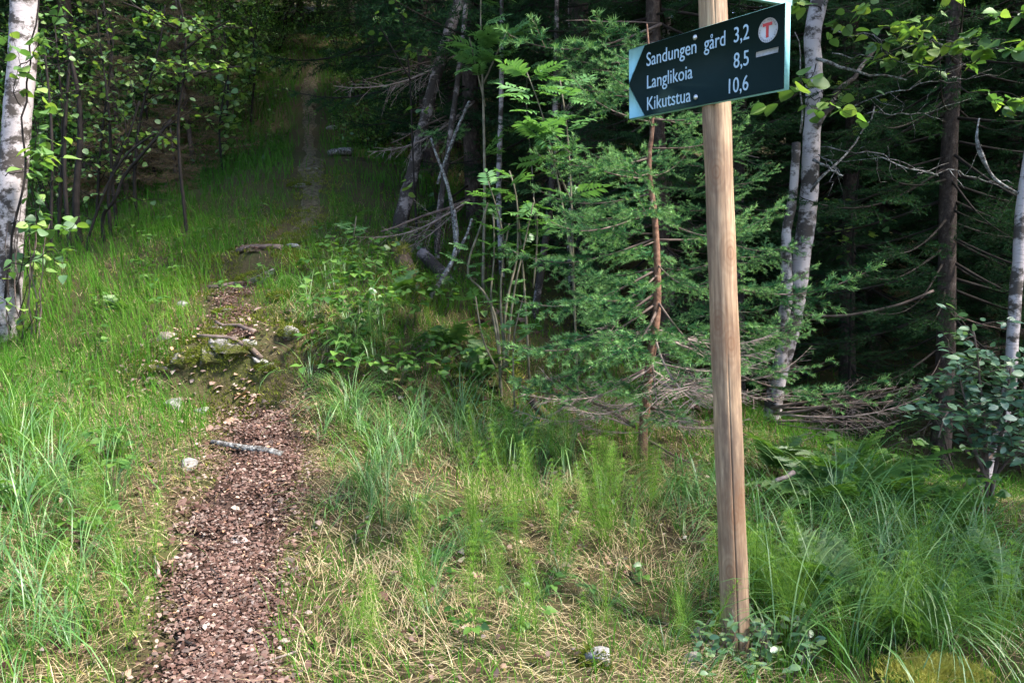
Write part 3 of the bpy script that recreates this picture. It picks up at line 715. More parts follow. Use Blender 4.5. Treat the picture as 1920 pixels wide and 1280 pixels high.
def high_crown(t, base, c, r, h, n, seed):
    g = np.random.default_rng(seed); K = g.normal(0, 1, (26, 3)); K /= np.linalg.norm(K, axis=1)[:, None]; K = c + K * np.array([r, r, h]) * (.35 + .6 * g.random((26, 1))); mb, tw = MB(), MB()
    for q in range(26): tube(tw, wander(c - np.array([0, 0, h * .6]), K[q], 6, .06, seed * 9 + q), np.linspace(.016, .004, 6), 4, .5)
    link('limb', tw.mesh('limb', M['twig_dark'], base), t)
    C = K[g.integers(0, 26, n)] + g.normal(0, .25, (n, 3)); a1 = g.normal(0, 1, (n, 3)); a1 /= np.linalg.norm(a1, axis=1)[:, None]; b1 = np.cross(a1, g.normal(0, 1, (n, 3))); b1 /= np.linalg.norm(b1, axis=1)[:, None]
    mb.add(np.stack([C - a1 * .032, C + b1 * .022, C + a1 * .032, C - b1 * .022], 1).reshape(-1, 3), None, np.arange(4 * n).reshape(-1, 4), np.repeat(g.random(n), 4)); link('crown', mb.mesh('crown', M['canopy'], base), t)
def branch_part(t, base, P, r0, r1, mat, name='branch', sides=5):
    mb = MB(); s = np.linspace(0, 1, len(P)); tube(mb, P, r0 * (1 - s) + r1 * s, sides, .5, .1)
    return link(name, mb.mesh(name, mat, base), t)
def spray(t, base, a, b, n, size, me, seed, r=.004, mat='twig_dark', sub=5, tl=.16, br=None):
    "a thin leafy branch from a to b with side twigs; every leaf is a sub-part of it"
    g = np.random.default_rng(seed); P = wander(a, b, 12, .10, seed)
    mb = MB(); tube(mb, P, np.linspace(r, r * .3, 12), 4, .5); ends = [P[5:]]
    for q in range(sub):
        i0 = g.integers(2, 11); d = (P[-1] - P[0]) / np.linalg.norm(P[-1] - P[0]) + g.normal(0, .6, 3); d /= np.linalg.norm(d)
        Q = wander(P[i0], P[i0] + d * tl * (.6 + .8 * g.random()), 5, .12, seed * 31 + q); tube(mb, Q, np.linspace(r * .5, r * .2, 5), 3, .5); ends.append(Q[1:])
    bo = link('branch', mb.mesh('branch', M[mat], base), t)
    for q in range(n):
        E = ends[q % len(ends)]; p = E[g.integers(0, len(E))]; leaf_on(bo, base, p, me, size, g)
    return bo

# pale birch at the left edge
tb, bb, st_ = stem_tree('birch_tree', 'pale sunlit birch trunk at the left edge with leafy shoots', 'tree',
                        [[(2, 660, 5.75, 32), (12, 540, 5.75, 29), (18, 380, 5.75, 27), (36, 200, 5.75, 27), (44, 80, 5.75, 27), (50, -60, 5.75, 27), (62, -330, 5.75, 25), (80, -900, 5.8, 22), (110, -1700, 5.9, 10)]], M['birch_bark'], 'birches', 20, .03)
g = np.random.default_rng(3)
for q, (a, b, n, sz) in enumerate([((28, 560, 5.6), (70, 250, 5.45), 34, .062), ((45, 600, 5.55), (60, 320, 5.5), 26, .06), ((10, 330, 5.5), (120, 300, 5.3), 16, .07), ((20, 420, 5.5), (130, 430, 5.3), 20, .055),
                                   ((30, 130, 5.5), (110, 30, 5.3), 18, .06), ((40, 200, 5.5), (20, 60, 5.35), 14, .06), ((10, 500, 5.5), (140, 470, 5.3), 14, .05), ((60, 300, 5.5), (85, 200, 5.4), 14, .06),
                                   ((20, 620, 5.4), (5, 500, 5.3), 14, .05), ((40, 640, 5.5), (75, 560, 5.4), 10, .05)]):
    spray(tb, bb, pix(*a), pix(*b), n, sz * 1.3, LR if q % 2 else LB, 400 + q, .0045, sub=4, tl=.16)
for q in range(7):
    a = pix(20 + q * 9, 660 - q * 3, 5.55 - .02 * q); b = pix(15 + q * 13, 420 - 25 * (q % 3), 5.5)
    branch_part(tb, bb, wander(a, b, 8, .05, 900 + q), .006, .003, M['twig'], 'shoot', 4)
high_crown(tb, bb, pix(85, -1000, 5.8), 1.2, 1.5, 3000, 31)
# dark shoot climbing along the trunk
branch_part(tb, bb, np.concatenate([wander(pix(10, 560, 5.5), pix(40, 220, 5.5), 10, .04, 11), wander(pix(40, 220, 5.5), pix(75, -60, 5.45), 9, .04, 12)[1:]]), .009, .005, M['twig_dark'], 'shoot', 5)

# twin birch right of the post
tb, bb, st_ = stem_tree('birch_tree', 'twin stemmed white birch leaning right behind the signpost', 'tree',
    [[(1443, 815, 5.0, 19), (1455, 720, 5.0, 20), (1485, 610, 5.0, 20), (1505, 480, 5.0, 19), (1518, 340, 5.0, 18), (1523, 230, 5.0, 18), (1527, 140, 5.0, 17), (1522, 60, 5.0, 20), (1548, -30, 5.0, 18), (1575, -160, 5.0, 15), (1600, -500, 5.1, 12), (1640, -1100, 5.3, 7)],
     [(1452, 770, 4.98, 13), (1462, 680, 4.95, 13), (1474, 560, 4.93, 13), (1478, 420, 4.93, 11), (1492, 310, 4.93, 10), (1495, 268, 4.93, 9)]], M['birch_bark'], 'birches', 16, .04)
high_crown(tb, bb, pix(1610, -820, 5.15), 1.25, 1.6, 5600, 32)
bigb = [((1530, 110, 4.95), (1700, 150, 4.7), .012), ((1528, 240, 4.95), (1640, 95, 5.2), .024), ((1525, 300, 4.9), (1580, 330, 4.6), .010), ((1520, 360, 4.95), (1640, 200, 5.0), .010), ((1500, 250, 4.9), (1490, 60, 4.8), .007)]
for q, (a, b, r_) in enumerate(bigb): branch_part(tb, bb, wander(pix(*a), pix(*b), 9, .07, 40 + q), r_, r_ * .4, M['birch_bark_rough'] if r_ > .015 else M['lichen_twig'])
for q, (a, b, n, sz) in enumerate([((1530, 120, 4.9), (1490, 180, 4.5), 12, .075), ((1560, 100, 4.8), (1760, 120, 4.5), 26, .062), ((1700, 90, 4.6), (1900, 90, 4.3), 30, .065), ((1650, 60, 4.6), (1780, 20, 4.4), 18, .06), ((1540, 20, 4.9), (1480, -10, 4.6), 14, .06),
                                   ((1600, 100, 4.8), (1690, 70, 4.5), 18, .06), ((1560, 30, 4.8), (1640, 10, 4.5), 18, .055), ((1760, 150, 4.4), (1920, 200, 4.2), 18, .06), ((1500, 180, 4.8), (1560, 200, 4.5), 10, .06), ((1780, 50, 4.5), (1940, 20, 4.2), 20, .06), ((1540, 170, 4.85), (1600, 210, 4.6), 8, .055)]):
    spray(tb, bb, pix(*a), pix(*b), int(n * 1.25), sz * 1.25, LB if q % 2 else LR, 440 + q, .004, mat='lichen_twig' if q in (1, 2) else 'twig_dark', sub=5, tl=.18)
for q, (a, b) in enumerate([((1535, 290, 4.9), (1580, 330, 4.75)), ((1540, 275, 4.9), (1760, 330, 4.7)), ((1640, 290, 4.8), (1900, 345, 4.6)), ((1600, 200, 4.8), (1860, 130, 4.5)), ((1620, 215, 4.9), (1820, 185, 4.6)), ((1560, 55, 4.9), (1830, 80, 4.5))]):
    a, b = pix(*a), pix(*b); P = wander(a, b, 14, .08, 60 + q); bo = branch_part(tb, bb, P, .0042, .002, M['lichen_twig'], 'branch', 5)
    for w in range(9):
        i0 = 2 + w; dv = (b - a) / np.linalg.norm(b - a) * .6 + np.random.default_rng(60 * q + w).normal(0, .6, 3)
        branch_part(bo, bb, wander(P[i0], P[i0] + dv *   .14, 4, .15, 700 + q * 20 + w), .0020, .001, M['lichen_twig'], 'twig', 4)
# leaning birch at the right edge
tb, bb, st_ = stem_tree('birch_tree', 'slender birch bending up at the right edge behind the bluish shrub', 'tree',
    [[(1826, 985, 4.3, 14), (1835, 920, 4.3, 13), (1862, 850, 4.3, 13), (1885, 780, 4.3, 13), (1898, 700, 4.3, 12), (1902, 600, 4.3, 13), (1912, 480, 4.3, 12), (1924, 350, 4.3, 12), (1945, 150, 4.3, 11), (1975, -200, 4.3, 10), (2000, -800, 4.3, 6)]], M['birch_bark'], 'birches', 14, .04)
high_crown(tb, bb, pix(1985, -750, 4.3), .9, 1.1, 1600, 33)
# rough leaning birch in the middle, and the thin ones behind
stem_tree('birch_tree', 'leaning dark rough barked birch right of the path', 'tree',
    [[(742, 455, 7.4, 17), (756, 390, 7.4, 14), (775, 310, 7.4, 12), (798, 215, 7.4, 14), (818, 150, 7.4, 13), (842, 60, 7.4, 12), (868, -10, 7.4, 12), (920, -150, 7.4, 10), (1000, -500, 7.4, 9)]], M['birch_bark_rough'], 'birches', 14, .08)
for q, (a, b, d, r_, lab) in enumerate([((1070, 430), (1068, -60), 7.8, 5, 'thin pale birch stem seen left of the sign'), ((1384, 380), (1392, -60), 7.0, 9, 'thin birch stem close beside the right of the post'), ((1058, 330), (1062, -40), 9.5, 8, 'whitish birch stem far behind the spruce branches'),
                                        ((820, 420), (880, -40), 7.0, 4.5, 'thin stem crossing behind the leaning rough birch'), ((1000, 600), (1040, 300), 6.5, 6, 'short thin stem in the dark hollow behind the rowans'), ((1246, 110), (1250, -60), 8.5, 8, 'pale stem beside the dark trunk above the sign'),
                                        ((935, 330), (940, -50), 7.2, 4, 'very thin straight stem above the rowan leaves')]):
    stem_tree('thin_tree', lab, 'tree', [[(a[0], a[1] + 60, d, r_ * 1.2), (a[0], a[1], d, r_ * 1.1), ((a[0] + b[0]) / 2 + 4, (a[1] + b[1]) / 2, d, r_), (b[0], b[1], d, r_ * .9), (b[0] + 4, b[1] - 300, d, r_ * .7)]],
              [M['birch_bark'], M['birch_bark_rough']][q in (1, 3, 4)], 'thin stems in the forest', 8, .08)
# birches added out of the picture on the right so their crowns break the sunlight into patches
def shade_birch(x, y, h0, h1, rad, n, seed, label):
    g = np.random.default_rng(seed); z0 = gz(x, y); base = np.array([x, y, z0]); t = thing('birch_tree', label, 'tree', base, 'birches')
    mb = MB(); tube(mb, wander(base - [0, 0, .3], base + [0, 0, h1], 14, .02, seed), np.linspace(.13, .015, 14), 10, .5, .04); link('trunk', mb.mesh('trunk', M['birch_bark'], base, True), t)
    tw, cr = MB(), MB(); cl_ = []
    for q in range(34):
        z = h0 + (h1 - h0) * g.random(); az = g.random() * 6.28; r_ = rad * (1 - .6 * abs((z - h0) / (h1 - h0) - .35)) * (.5 + .5 * g.random())
        a = base + [0, 0, z - .4]; b = base + [math.cos(az) * r_, math.sin(az) * r_, z + .3]
        P = wander(a, b, 7, .06, seed * 50 + q); tube(tw, P, np.linspace(.02, .004, 7), 4, .5); cl_ += [P[4], P[5], P[6]]
    link('limbs', tw.mesh('limb', M['twig_dark'], base), t).name = 'limb'
    C = np.array(cl_)[g.integers(0, len(cl_), n)] + g.normal(0, .26, (n, 3)); a1 = g.normal(0, 1, (n, 3)); a1 /= np.linalg.norm(a1, axis=1)[:, None]
    b1 = np.cross(a1, g.normal(0, 1, (n, 3))); b1 /= np.linalg.norm(b1, axis=1)[:, None]; s = .032
    V = np.stack([C - a1 * s, C + b1 * s * .7, C + a1 * s, C - b1 * s * .7], 1).reshape(-1, 3); cr.add(V, None, np.arange(4 * n).reshape(-1, 4), np.repeat(g.random(n), 4))
    link('crown', cr.mesh('crown', M['canopy'], base), t)
shade_birch(5.2, 1.0, 3.4, 7.0, 1.4, 1300, 71, 'unseen leafy birch added for shade on the signpost side')
shade_birch(5.2, 2.3, 2.4, 5.4, 1.6, 9500, 72, 'unseen leafy birch added for shade on the shrub side')
# ------------------------------------------------------------------ rocks, logs, sticks
def ico(sub=3):
    import bmesh
    bm = bmesh.new(); bmesh.ops.create_icosphere(bm, subdivisions=sub, radius=1)
    V = np.array([v.co[:] for v in bm.verts]); T = np.array([[v.index for v in f.verts] for f in bm.faces]); bm.free(); return V, T
ICO = {s: ico(s) for s in (2, 3, 4)}
def rock_mesh(seed, dims, mat, sub=3, cuts=17):
    g = np.random.default_rng(seed); V, T = ICO[sub]; V = V.copy()
    for _ in range(cuts):
        nn = g.normal(0, 1, 3); nn /= np.linalg.norm(nn); c = .42 + .40 * g.random()
        over = np.maximum(V @ nn - c, 0); V -= over[:, None] * nn * .92
    V *= 1 + .05 * g.normal(0, 1, (len(V), 1)) * .5
    mb = MB(); mb.add(V * np.array(dims), T); return mb.mesh('stone', mat, None, False)
# (px, py, half width px, depth/width, height/width, tilt, material, label, name)
ROCKS = [
 (440, 668, 52, .7, .30, (.25, .26), 'mossy_rock', 'mossy stone slab with a pale ridge forming the path step', 'step_stone'),
 (395, 700, 50, .8, .5, (.1, .2), 'mossy_rock', 'mossy stone under the left of the path step', 'step_stone'),
 (412, 622, 30, .8, .32, (.1, .12), 'pale_rock', 'flat pale stone lying above the mossy step', 'stone'),
 (490, 532, 48, .6, .34, (.0, -.3), 'rock', 'grey stone slab slanting beside the upper bend', 'stone'),
 (546, 635, 24, .9, .9, (0, 0), 'rock', 'grey stone sunk in the grass right of the step', 'stone'),
 (322, 768, 25, .9, .75, (.1, .1), 'pale_rock', 'pale broken stone at the left foot of the step', 'stone'),
 (378, 775, 18, .8, .5, (.1, .0), 'pale_rock', 'small grey stone beside the pale broken one', 'stone'),
 (312, 636, 26, .8, .45, (.2, .0), 'brown_rock', 'pinkish stone in dry grass left of the step', 'stone'),
 (353, 884, 20, .9, .95, (.1, .1), 'pale_rock', 'white stone lying alone left of the stick', 'stone'),
 (371, 974, 17, .8, .5, (.1, .1), 'brown_rock', 'flat grey brown stone at the grassy path edge', 'stone'),
 (442, 1024, 30, .7, .38, (.1, -.1), 'brown_rock', 'flat brown stone in the middle of the path', 'stone'),
 (470, 1035, 11, .8, .6, (.1, -.1), 'pale_rock', 'small pale stone touching the flat brown one', 'stone'),
 (421, 1068, 8, .9, .8, (0, 0), 'rock', 'tiny bluish stone between two larger path stones', 'stone'),
 (410, 1105, 13, .8, .7, (0, .1), 'pale_rock', 'small whitish stone beside the dark stick', 'stone'),
 (476, 966, 9, .9, .9, (0, 0), 'pale_rock', 'small pale stone high in the leaf litter', 'stone'),
 (432, 973, 7, .9, .7, (0, 0), 'pale_rock', 'tiny white stone in the leaf litter', 'stone'),
 (372, 1246, 8, .9, .6, (0, 0), 'pale_rock', 'tiny chalky stone at the bottom of the path', 'stone'),
 (398, 1252, 11, .9, .5, (0, 0), 'pale_rock', 'chalky stone pair member nearest the path middle', 'stone'),
 (345, 698, 30, .8, .6, (.2, .1), 'mossy_rock', 'dark mossy stone left in the step bank', 'step_stone'),
 (505, 712, 26, .8, .7, (.1, -.2), 'mossy_rock', 'dark mossy stone at the right end of the step', 'step_stone'),
 (470, 655, 22, .6, .35, (.1, .3), 'pale_rock', 'pale ridge of stone on top of the mossy step', 'stone'),
 (520, 565, 22, .8, .6, (.1, -.2), 'mossy_rock', 'mossy stone below the slanting grey slab', 'step_stone'),
 (400, 655, 20, .7, .4, (.2, .3), 'pale_rock', 'small pale slab at the upper end of the step ridge', 'stone'),
 (488, 690, 20, .7, .4, (.2, .3), 'pale_rock', 'small pale slab at the lower end of the step ridge', 'stone'),
 (300, 700, 22, .8, .6, (.2, .3), 'mossy_rock', 'mossy stone with brown leaves at the far left of the step', 'step_stone'),
 (425, 590, 26, .7, .3, (.1, .1), 'mossy_rock', 'mossy flat stone between step and slanting slab', 'step_stone'),
 (430, 540, 22, .7, .4, (.1, -.3), 'mossy_rock', 'mossy stone at the left end of the slanting slab', 'step_stone'),
 (343, 575, 12, .9, .7, (0, 0), 'pale_rock', 'small grey stone above the grass beside the bend', 'stone'),
 (1125, 1255, 34, .9, .7, (.1, -.2), 'rock', 'white lichen covered stone in the grass at the bottom', 'stone'),
 (1314, 1205, 20, .9, .8, (0, 0), 'pale_rock', 'grey stone at the left of the post foot', 'stone'),
 (1452, 1205, 32, .9, .6, (0, .1), 'rock', 'grey stone among berry leaves right of the post foot', 'stone'),
 (1522, 1250, 26, .9, .7, (0, .1), 'rock', 'dark grey stone farthest right of the post foot', 'stone'),
 (1300, 1250, 26, .9, .7, (0, .1), 'pale_rock', 'pale stone in front of the post foot', 'stone'),
 (620, 243, 14, .9, .6, (0, 0), 'pale_rock', 'whitish stone far up the shaded path', 'stone'),
 (560, 352, 22, .8, .35, (0, 0), 'rock', 'flat stone in the path below the dark rise', 'stone'),
 (545, 465, 18, .8, .4, (0, 0), 'rock', 'flat stone where the path turns', 'stone'),
 (585, 320, 14, .8, .4, (0, 0), 'rock', 'small stone in the middle of the shaded path', 'stone'),
]
moss_pts = []
for q, (px, py, hwp, dr, hr, tl, mt, lab, nm) in enumerate(ROCKS):
    p = hit(px, py); dep = (p - CAM) @ _F; r_ = hwp * dep / FPX
    o = link(nm, rock_mesh(500 + q, (r_, r_ * dr, r_ * hr), M[mt], 4 if hwp > 35 else 3)); o.location = (p[0], p[1] + r_ * dr * .3, p[2] + r_ * hr * (.02 if nm == 'step_stone' else .08) + .012)
    o.rotation_euler = (tl[0], tl[1], random.uniform(-.3, .3)); tag(o, lab, 'stone', 'stones')
    if mt in ('rock', 'mossy_rock') and hwp > 20: moss_pts.append((np.array(o.location), r_, r_ * dr, r_ * hr))
def log_thing(name, label, pts, mat, cat='log', sides=14, wob=.09, moss=0, seed=0, sub=None):
    t, base, (P,) = stem_tree(name, label, cat, [pts], mat, None, sides, wob, parts='trunk' if cat == 'log' else 'stem')
    if moss:
        g = np.random.default_rng(seed); mb = MB(); k = g.integers(0, len(P), moss); rad = np.interp(np.linspace(0, 1, len(P)), np.linspace(0, 1, len(pts)), [q[3] * q[2] / FPX for q in pts])[k]
        keep = fbm(k * .11, k * 0, seed) > .42; k = k[keep]; rad = rad[keep]; n = len(k)
        nn = g.normal(0, 1, (n, 3)); nn[:, 2] = np.abs(nn[:, 2]) + .2; nn[:, 1] -= .4; tan = P[min(len(P) - 1, 4)] - P[0]; tan /= np.linalg.norm(tan); nn -= (nn @ tan)[:, None] * tan; nn /= np.linalg.norm(nn, axis=1)[:, None]
        p = P[k] + nn * rad[:, None] * .97 + tan * g.normal(0, .02, (n, 1)); D = (nn + g.normal(0, .6, (n, 3))) * .022 * (.5 + g.random((n, 1)))
        Wv = np.cross(D, g.normal(0, 1, (n, 3))); Wv /= np.linalg.norm(Wv, axis=1)[:, None]; needles(mb, p, D, Wv * .0035, g.random(n))
        tag(link('moss', mb.mesh('moss', M['moss'], base), t), kind='stuff')
    return t
log_thing('fallen_log', 'mossy rotten log slanting down right of the path step', [(748, 470, 6.3, 18), (775, 545, 5.9, 18), (800, 610, 5.55, 20), (835, 690, 5.1, 20), (868, 750, 4.8, 20), (895, 800, 4.55, 19)], M['log'], moss=3800, seed=21)
log_thing('fallen_log', 'grey fallen trunk lying behind the rowan stems', [(790, 472, 6.5, 11), (830, 515, 6.4, 13), (880, 575, 6.3, 14), (960, 645, 6.2, 14), (1065, 705, 6.0, 12)], M['birch_bark_rough'])
log_thing('fallen_log', 'thin mossy pole in the grass left of the young spruce', [(965, 705, 4.8, 8), (1000, 755, 4.5, 8), (1045, 800, 4.3, 8)], M['log'], moss=500, seed=22)
def stick(label, pts, mat, name='stick'):
    t, base, _ = stem_tree(name, label, 'stick', [pts], mat, 'sticks', 7, .12, parts='stem'); return t
def gstick(label, a, b, rp, mat, lift=.01, n=6):
    A, B = hit(*a), hit(*b); pts = []
    base = A.copy(); P = wander(A, B, n, .04, int(a[0])); P[:, 2] = ground(P[:, 0], P[:, 1]) + lift + .022
    dep = (A - CAM) @ _F; mb = MB(); tube(mb, P, np.linspace(.7, 1, n) * rp * dep / FPX, 8, .5, .12)
    o = link('stick', mb.mesh('stick', mat, base, True)); o.location = tuple(base); tag(o, label, 'stick', 'sticks')
gstick('grey weathered stick lying across the leafy path', (398, 842), (530, 864), 7, M['lichen_twig'], .012, 8)
gstick('short dark stick in the path beside small stones', (385, 1075), (425, 1108), 6, M['twig_dark'], .004)
gstick('thin pale twig at the left edge of the path', (292, 1060), (300, 1100), 3, M['dead_twig'], .01)
gstick('dark twig in the leaf litter near the bottom', (330, 1215), (390, 1235), 4, M['twig_dark'], .004)
gstick('thin twig at the bottom right of the path', (470, 1275), (560, 1240), 2.5, M['dead_twig'], .01)
gstick('pale log end beside the far shaded path', (618, 298), (660, 294), 8, M['lichen_twig'], .03)
gstick('gnarled root running down the ridge of the step', (372, 640), (492, 688), 5, M['twig'], .008, 8)
gstick('brown root under the slanting grey slab', (392, 548), (470, 528), 5, M['twig'], .01, 7)
gstick('thin root lying across the path above the step', (405, 612), (480, 632), 4, M['twig'], .008, 7)
gstick('root crossing the path at its upper bend', (445, 480), (530, 470), 6, M['twig'], .0)
gstick('broken reddish stub lying in the tall grass right of the post', (1455, 975), (1487, 962), 5, M['dead_twig'], .16)
stick('lichen covered branch hanging across the fallen grey trunk', [(852, 395, 6.1, 3.5), (858, 450, 6.05, 4), (850, 490, 6.0, 4.5), (815, 545, 5.9, 4.5), (790, 580, 5.8, 5.5), (755, 610, 5.7, 6)], M['lichen_twig'])
stick('thin forked lichen twig meeting the hanging branch', [(885, 410, 6.1, 2.5), (872, 450, 6.08, 3), (855, 478, 6.05, 3)], M['lichen_twig'])
stick('tall lichen speckled dead stem left of the rowan leaves', [(856, 470, 6.4, 4), (850, 400, 6.4, 4), (838, 340, 6.4, 3.5), (818, 290, 6.4, 3), (808, 260, 6.4, 2.5)], M['lichen_twig'])
stick('curling white lichen branch hanging at the far right', [(1836, 222, 4.3, 1.5), (1829, 262, 4.3, 3), (1838, 285, 4.3, 5), (1846, 305, 4.3, 2.5), (1862, 335, 4.3, 3), (1885, 350, 4.3, 2.5), (1925, 370, 4.3, 2)], M['lichen_twig'])
stick('long bare twig arching below the bluish shrub top', [(1500, 590, 5.4, 2), (1580, 594, 5.3, 2.5), (1680, 575, 5.2, 2.5), (1750, 545, 5.2, 2.5)], M['twig'])
stick('grey dead stick crossing in front of the leaning birch', [(820, 345, 6.9, 3), (835, 300, 6.9, 3.5), (858, 240, 6.9, 3), (880, 190, 6.9, 3)], M['lichen_twig'])
stick('long dead stick leaning on the right edge birch foot', [(1770, 955, 4.2, 3), (1815, 900, 4.2, 3), (1865, 850, 4.2, 3)], M['twig'])

# dead brushy branches
DB = []
for q in range(3):
    w_, g_ = spruce_branch(1.0, 260 + q, .25, .013, .0012, .10, .42, .045, .10, .97, .4, flat=.9)
    DB.append(mesh2('dead_branch', w_, g_, M['dead_twig'], M['needle']))
def dead_branch(a, b, k, label, sy=1.0, roll=0.0, r=.010):
    a, b = pix(*a), pix(*b); d = b - a; L_ = np.linalg.norm(d); t = thing('dead_branch', label, 'branch', a, 'dead brushy branches')
    mb = MB(); tube(mb, wander(np.zeros(3), d * .8, 8, .03, k * 7), np.linspace(r, r * .4, 8), 6, .5, .1); link('stem', mb.mesh('stem', M['twig']), t)
    o = link('brush', DB[k % 3], t); place(o, (0, 0, 0), rot_to(d, roll), (L_, L_ * sy, L_))
dead_branch((1445, 765, 4.9), (1745, 715, 4.5), 0, 'bare grey brushy branch sweeping right from the twin birch foot', .8, .5)
dead_branch((1450, 775, 4.8), (1735, 745, 4.4), 1, 'lower bare brushy branch under the sweeping one', .8, -.3)
dead_branch((1440, 790, 4.8), (1690, 790, 4.5), 2, 'lowest bare branch near the twin birch foot', .7, .2)
dead_branch((1380, 850, 4.6), (1560, 800, 4.3), 1, 'pale dead branch just right of the post', .6, .4)
dead_branch((1190, 800, 4.1), (1010, 690, 3.9), 0, 'pale dead branch reaching left from the young spruce foot', .6, .4)
dead_branch((1210, 760, 4.1), (1340, 800, 3.8), 2, 'bare twiggy branch between young spruce and post', .9, -.3)
dead_branch((1200, 820, 4.15), (1320, 880, 3.9), 0, 'low bare branch touching the grass behind the post', .9, .3)
dead_branch((880, 375, 6.7), (670, 450, 6.2), 1, 'fan of bare twigs at the foot of the leaning birch', .7, .5, .016)
dead_branch((870, 385, 6.7), (715, 480, 6.3), 2, 'drooping bare twigs under the fan of twigs', .7, -.4)
dead_branch((860, 100, 7.6), (630, 165, 6.8), 0, 'long bare spruce branch reaching over the path', .7, .2)
dead_branch((890, 190, 7.6), (690, 290, 7.0), 1, 'bare branch below the one over the path', .7, .2)
dead_branch((800, 640, 5.0), (700, 720, 4.8), 2, 'small bare twigs beside the mossy log', .8, .4, .006)
# green bits at the tips of the brush
def tip_branch(a, b, k, label):
    a, b = pix(*a), pix(*b); d = b - a; L_ = np.linalg.norm(d); t = thing('spruce_branch', label, 'branch', a, 'low green spruce branches')
    mb = MB(); tube(mb, wander(np.zeros(3), d * .6, 6, .03, k), np.linspace(.006, .003, 6), 5, .5, .1); link('stem', mb.mesh('stem', M['twig']), t)
    o = link('spray', YB[k % 6], t); place(o, (0, 0, 0), rot_to(d, .3), (L_ / .6,) * 3)
tip_branch((1390, 872, 4.3), (1618, 826, 3.9), 0, 'bright low spruce branch reaching right past the post')
tip_branch((1600, 760, 4.7), (1770, 700, 4.4), 1, 'small green spruce tip beside the bluish shrub')
tip_branch((1240, 45, 5.4), (930, 35, 4.9), 2, 'long spruce branch left of the sign at the top')
tip_branch((1250, 150, 5.4), (1010, 115, 5.0), 3, 'second spruce branch left of the sign arrow')
tip_branch((1240, 80, 5.4), (1040, 90, 5.0), 4, 'short spruce branch between the two long ones')
tip_branch((880, 225, 7.6), (765, 230, 6.9), 5, 'green tipped branch crossing the leaning birch')
tip_branch((1385, 290, 5.2), (1450, 300, 4.9), 0, 'small dark spruce spray right of the post')
tip_branch((690, 435, 6.4), (640, 412, 6.2), 2, 'tiny green spruce tip beside the path turn')

# ------------------------------------------------------------------ rowan saplings, shrubs
def rowan_leaf(seed, n=7):
    g = np.random.default_rng(seed); mb = MB(); L_ = 1.0
    mb.add([(0, .006, 0), (0, -.006, 0), (.95, 0, -.08)], [[0, 1, 2]], None, .3)
    def leaflet(o, d, l):
        d = np.array(d) / np.linalg.norm(d); w = np.cross([0, 0, 1], d); tn_ = .3 + .4 * g.random(); nrm = np.array([0, 0, 1.0])
        V = [o, o + d * l * .3 + w * l * .15 + nrm * .02, o + d * l * .65 + w * l * .14 + nrm * .015, o + d * l - nrm * .05 * l, o + d * l * .65 - w * l * .14 + nrm * .015, o + d * l * .3 - w * l * .15 + nrm * .02, o + d * l * .5]
        mb.add(V, [[0, 6, 1], [1, 6, 2], [2, 6, 3], [3, 6, 4], [4, 6, 5], [5, 6, 0]], None, tn_)
    for q in range(n):
        x = .22 + .72 * q / n; l = .36 * (1 - .5 * abs(q / n - .4))
        for s in (-1, 1): leaflet(np.array([x, 0, -.09 * x * x]), (.55, s, g.normal(-.05, .1)), l)
    leaflet(np.array([.93, 0, -.08]), (1, 0, -.1), .3)
    return mb.mesh('leaf', M['rowan'])
RL = [rowan_leaf(q) for q in range(4)]
def rowan(label, stems, leaves, size, seed, mat='green_stem'):
    stems = [[(a, b, c, r_ * .6) for a, b, c, r_ in st0] for st0 in stems]; leaves = int(leaves * 1.7)
    g = np.random.default_rng(seed); t, base, Ps = stem_tree('rowan_sapling', label, 'sapling', stems, M[mat], 'rowan saplings', 6, .06, parts='stem')
    for q in range(leaves):
        P = Ps[q % len(Ps)]; k = int(len(P) * (.45 + .55 * g.random() ** .6)) - 1; az = g.random() * 6.28
        d = np.array([math.cos(az), math.sin(az), .25 + g.normal(0, .25)]); o = link('leaf', RL[g.integers(0, 4)], t)
        place(o, P[k] - base, rot_to(d, g.normal(0, .35)), size * (.7 + .5 * g.random()))
    return t
rowan('rowan sapling with the brightest leaves left of the sign', [[(1075, 520, 4.5, 4), (1072, 380, 4.5, 4), (1065, 250, 4.5, 3), (1050, 150, 4.5, 2.5)], [(1075, 500, 4.5, 4), (1040, 300, 4.4, 3), (1010, 190, 4.4, 2.5), (985, 130, 4.4, 2)], [(1072, 380, 4.5, 3), (1020, 260, 4.35, 2), (1000, 230, 4.3, 2)]], 34, .20, 31)
rowan('rowan sapling in front of the dark trunk, leaves at its top', [[(985, 560, 5.0, 4), (975, 440, 5.0, 4), (968, 360, 5.0, 3), (955, 320, 5.0, 2.5)], [(1000, 540, 5.0, 3), (1010, 420, 4.95, 3), (1000, 370, 4.9, 2)], [(955, 500, 5, 3), (935, 400, 4.95, 2.5), (915, 340, 4.9, 2)]], 22, .20, 32)
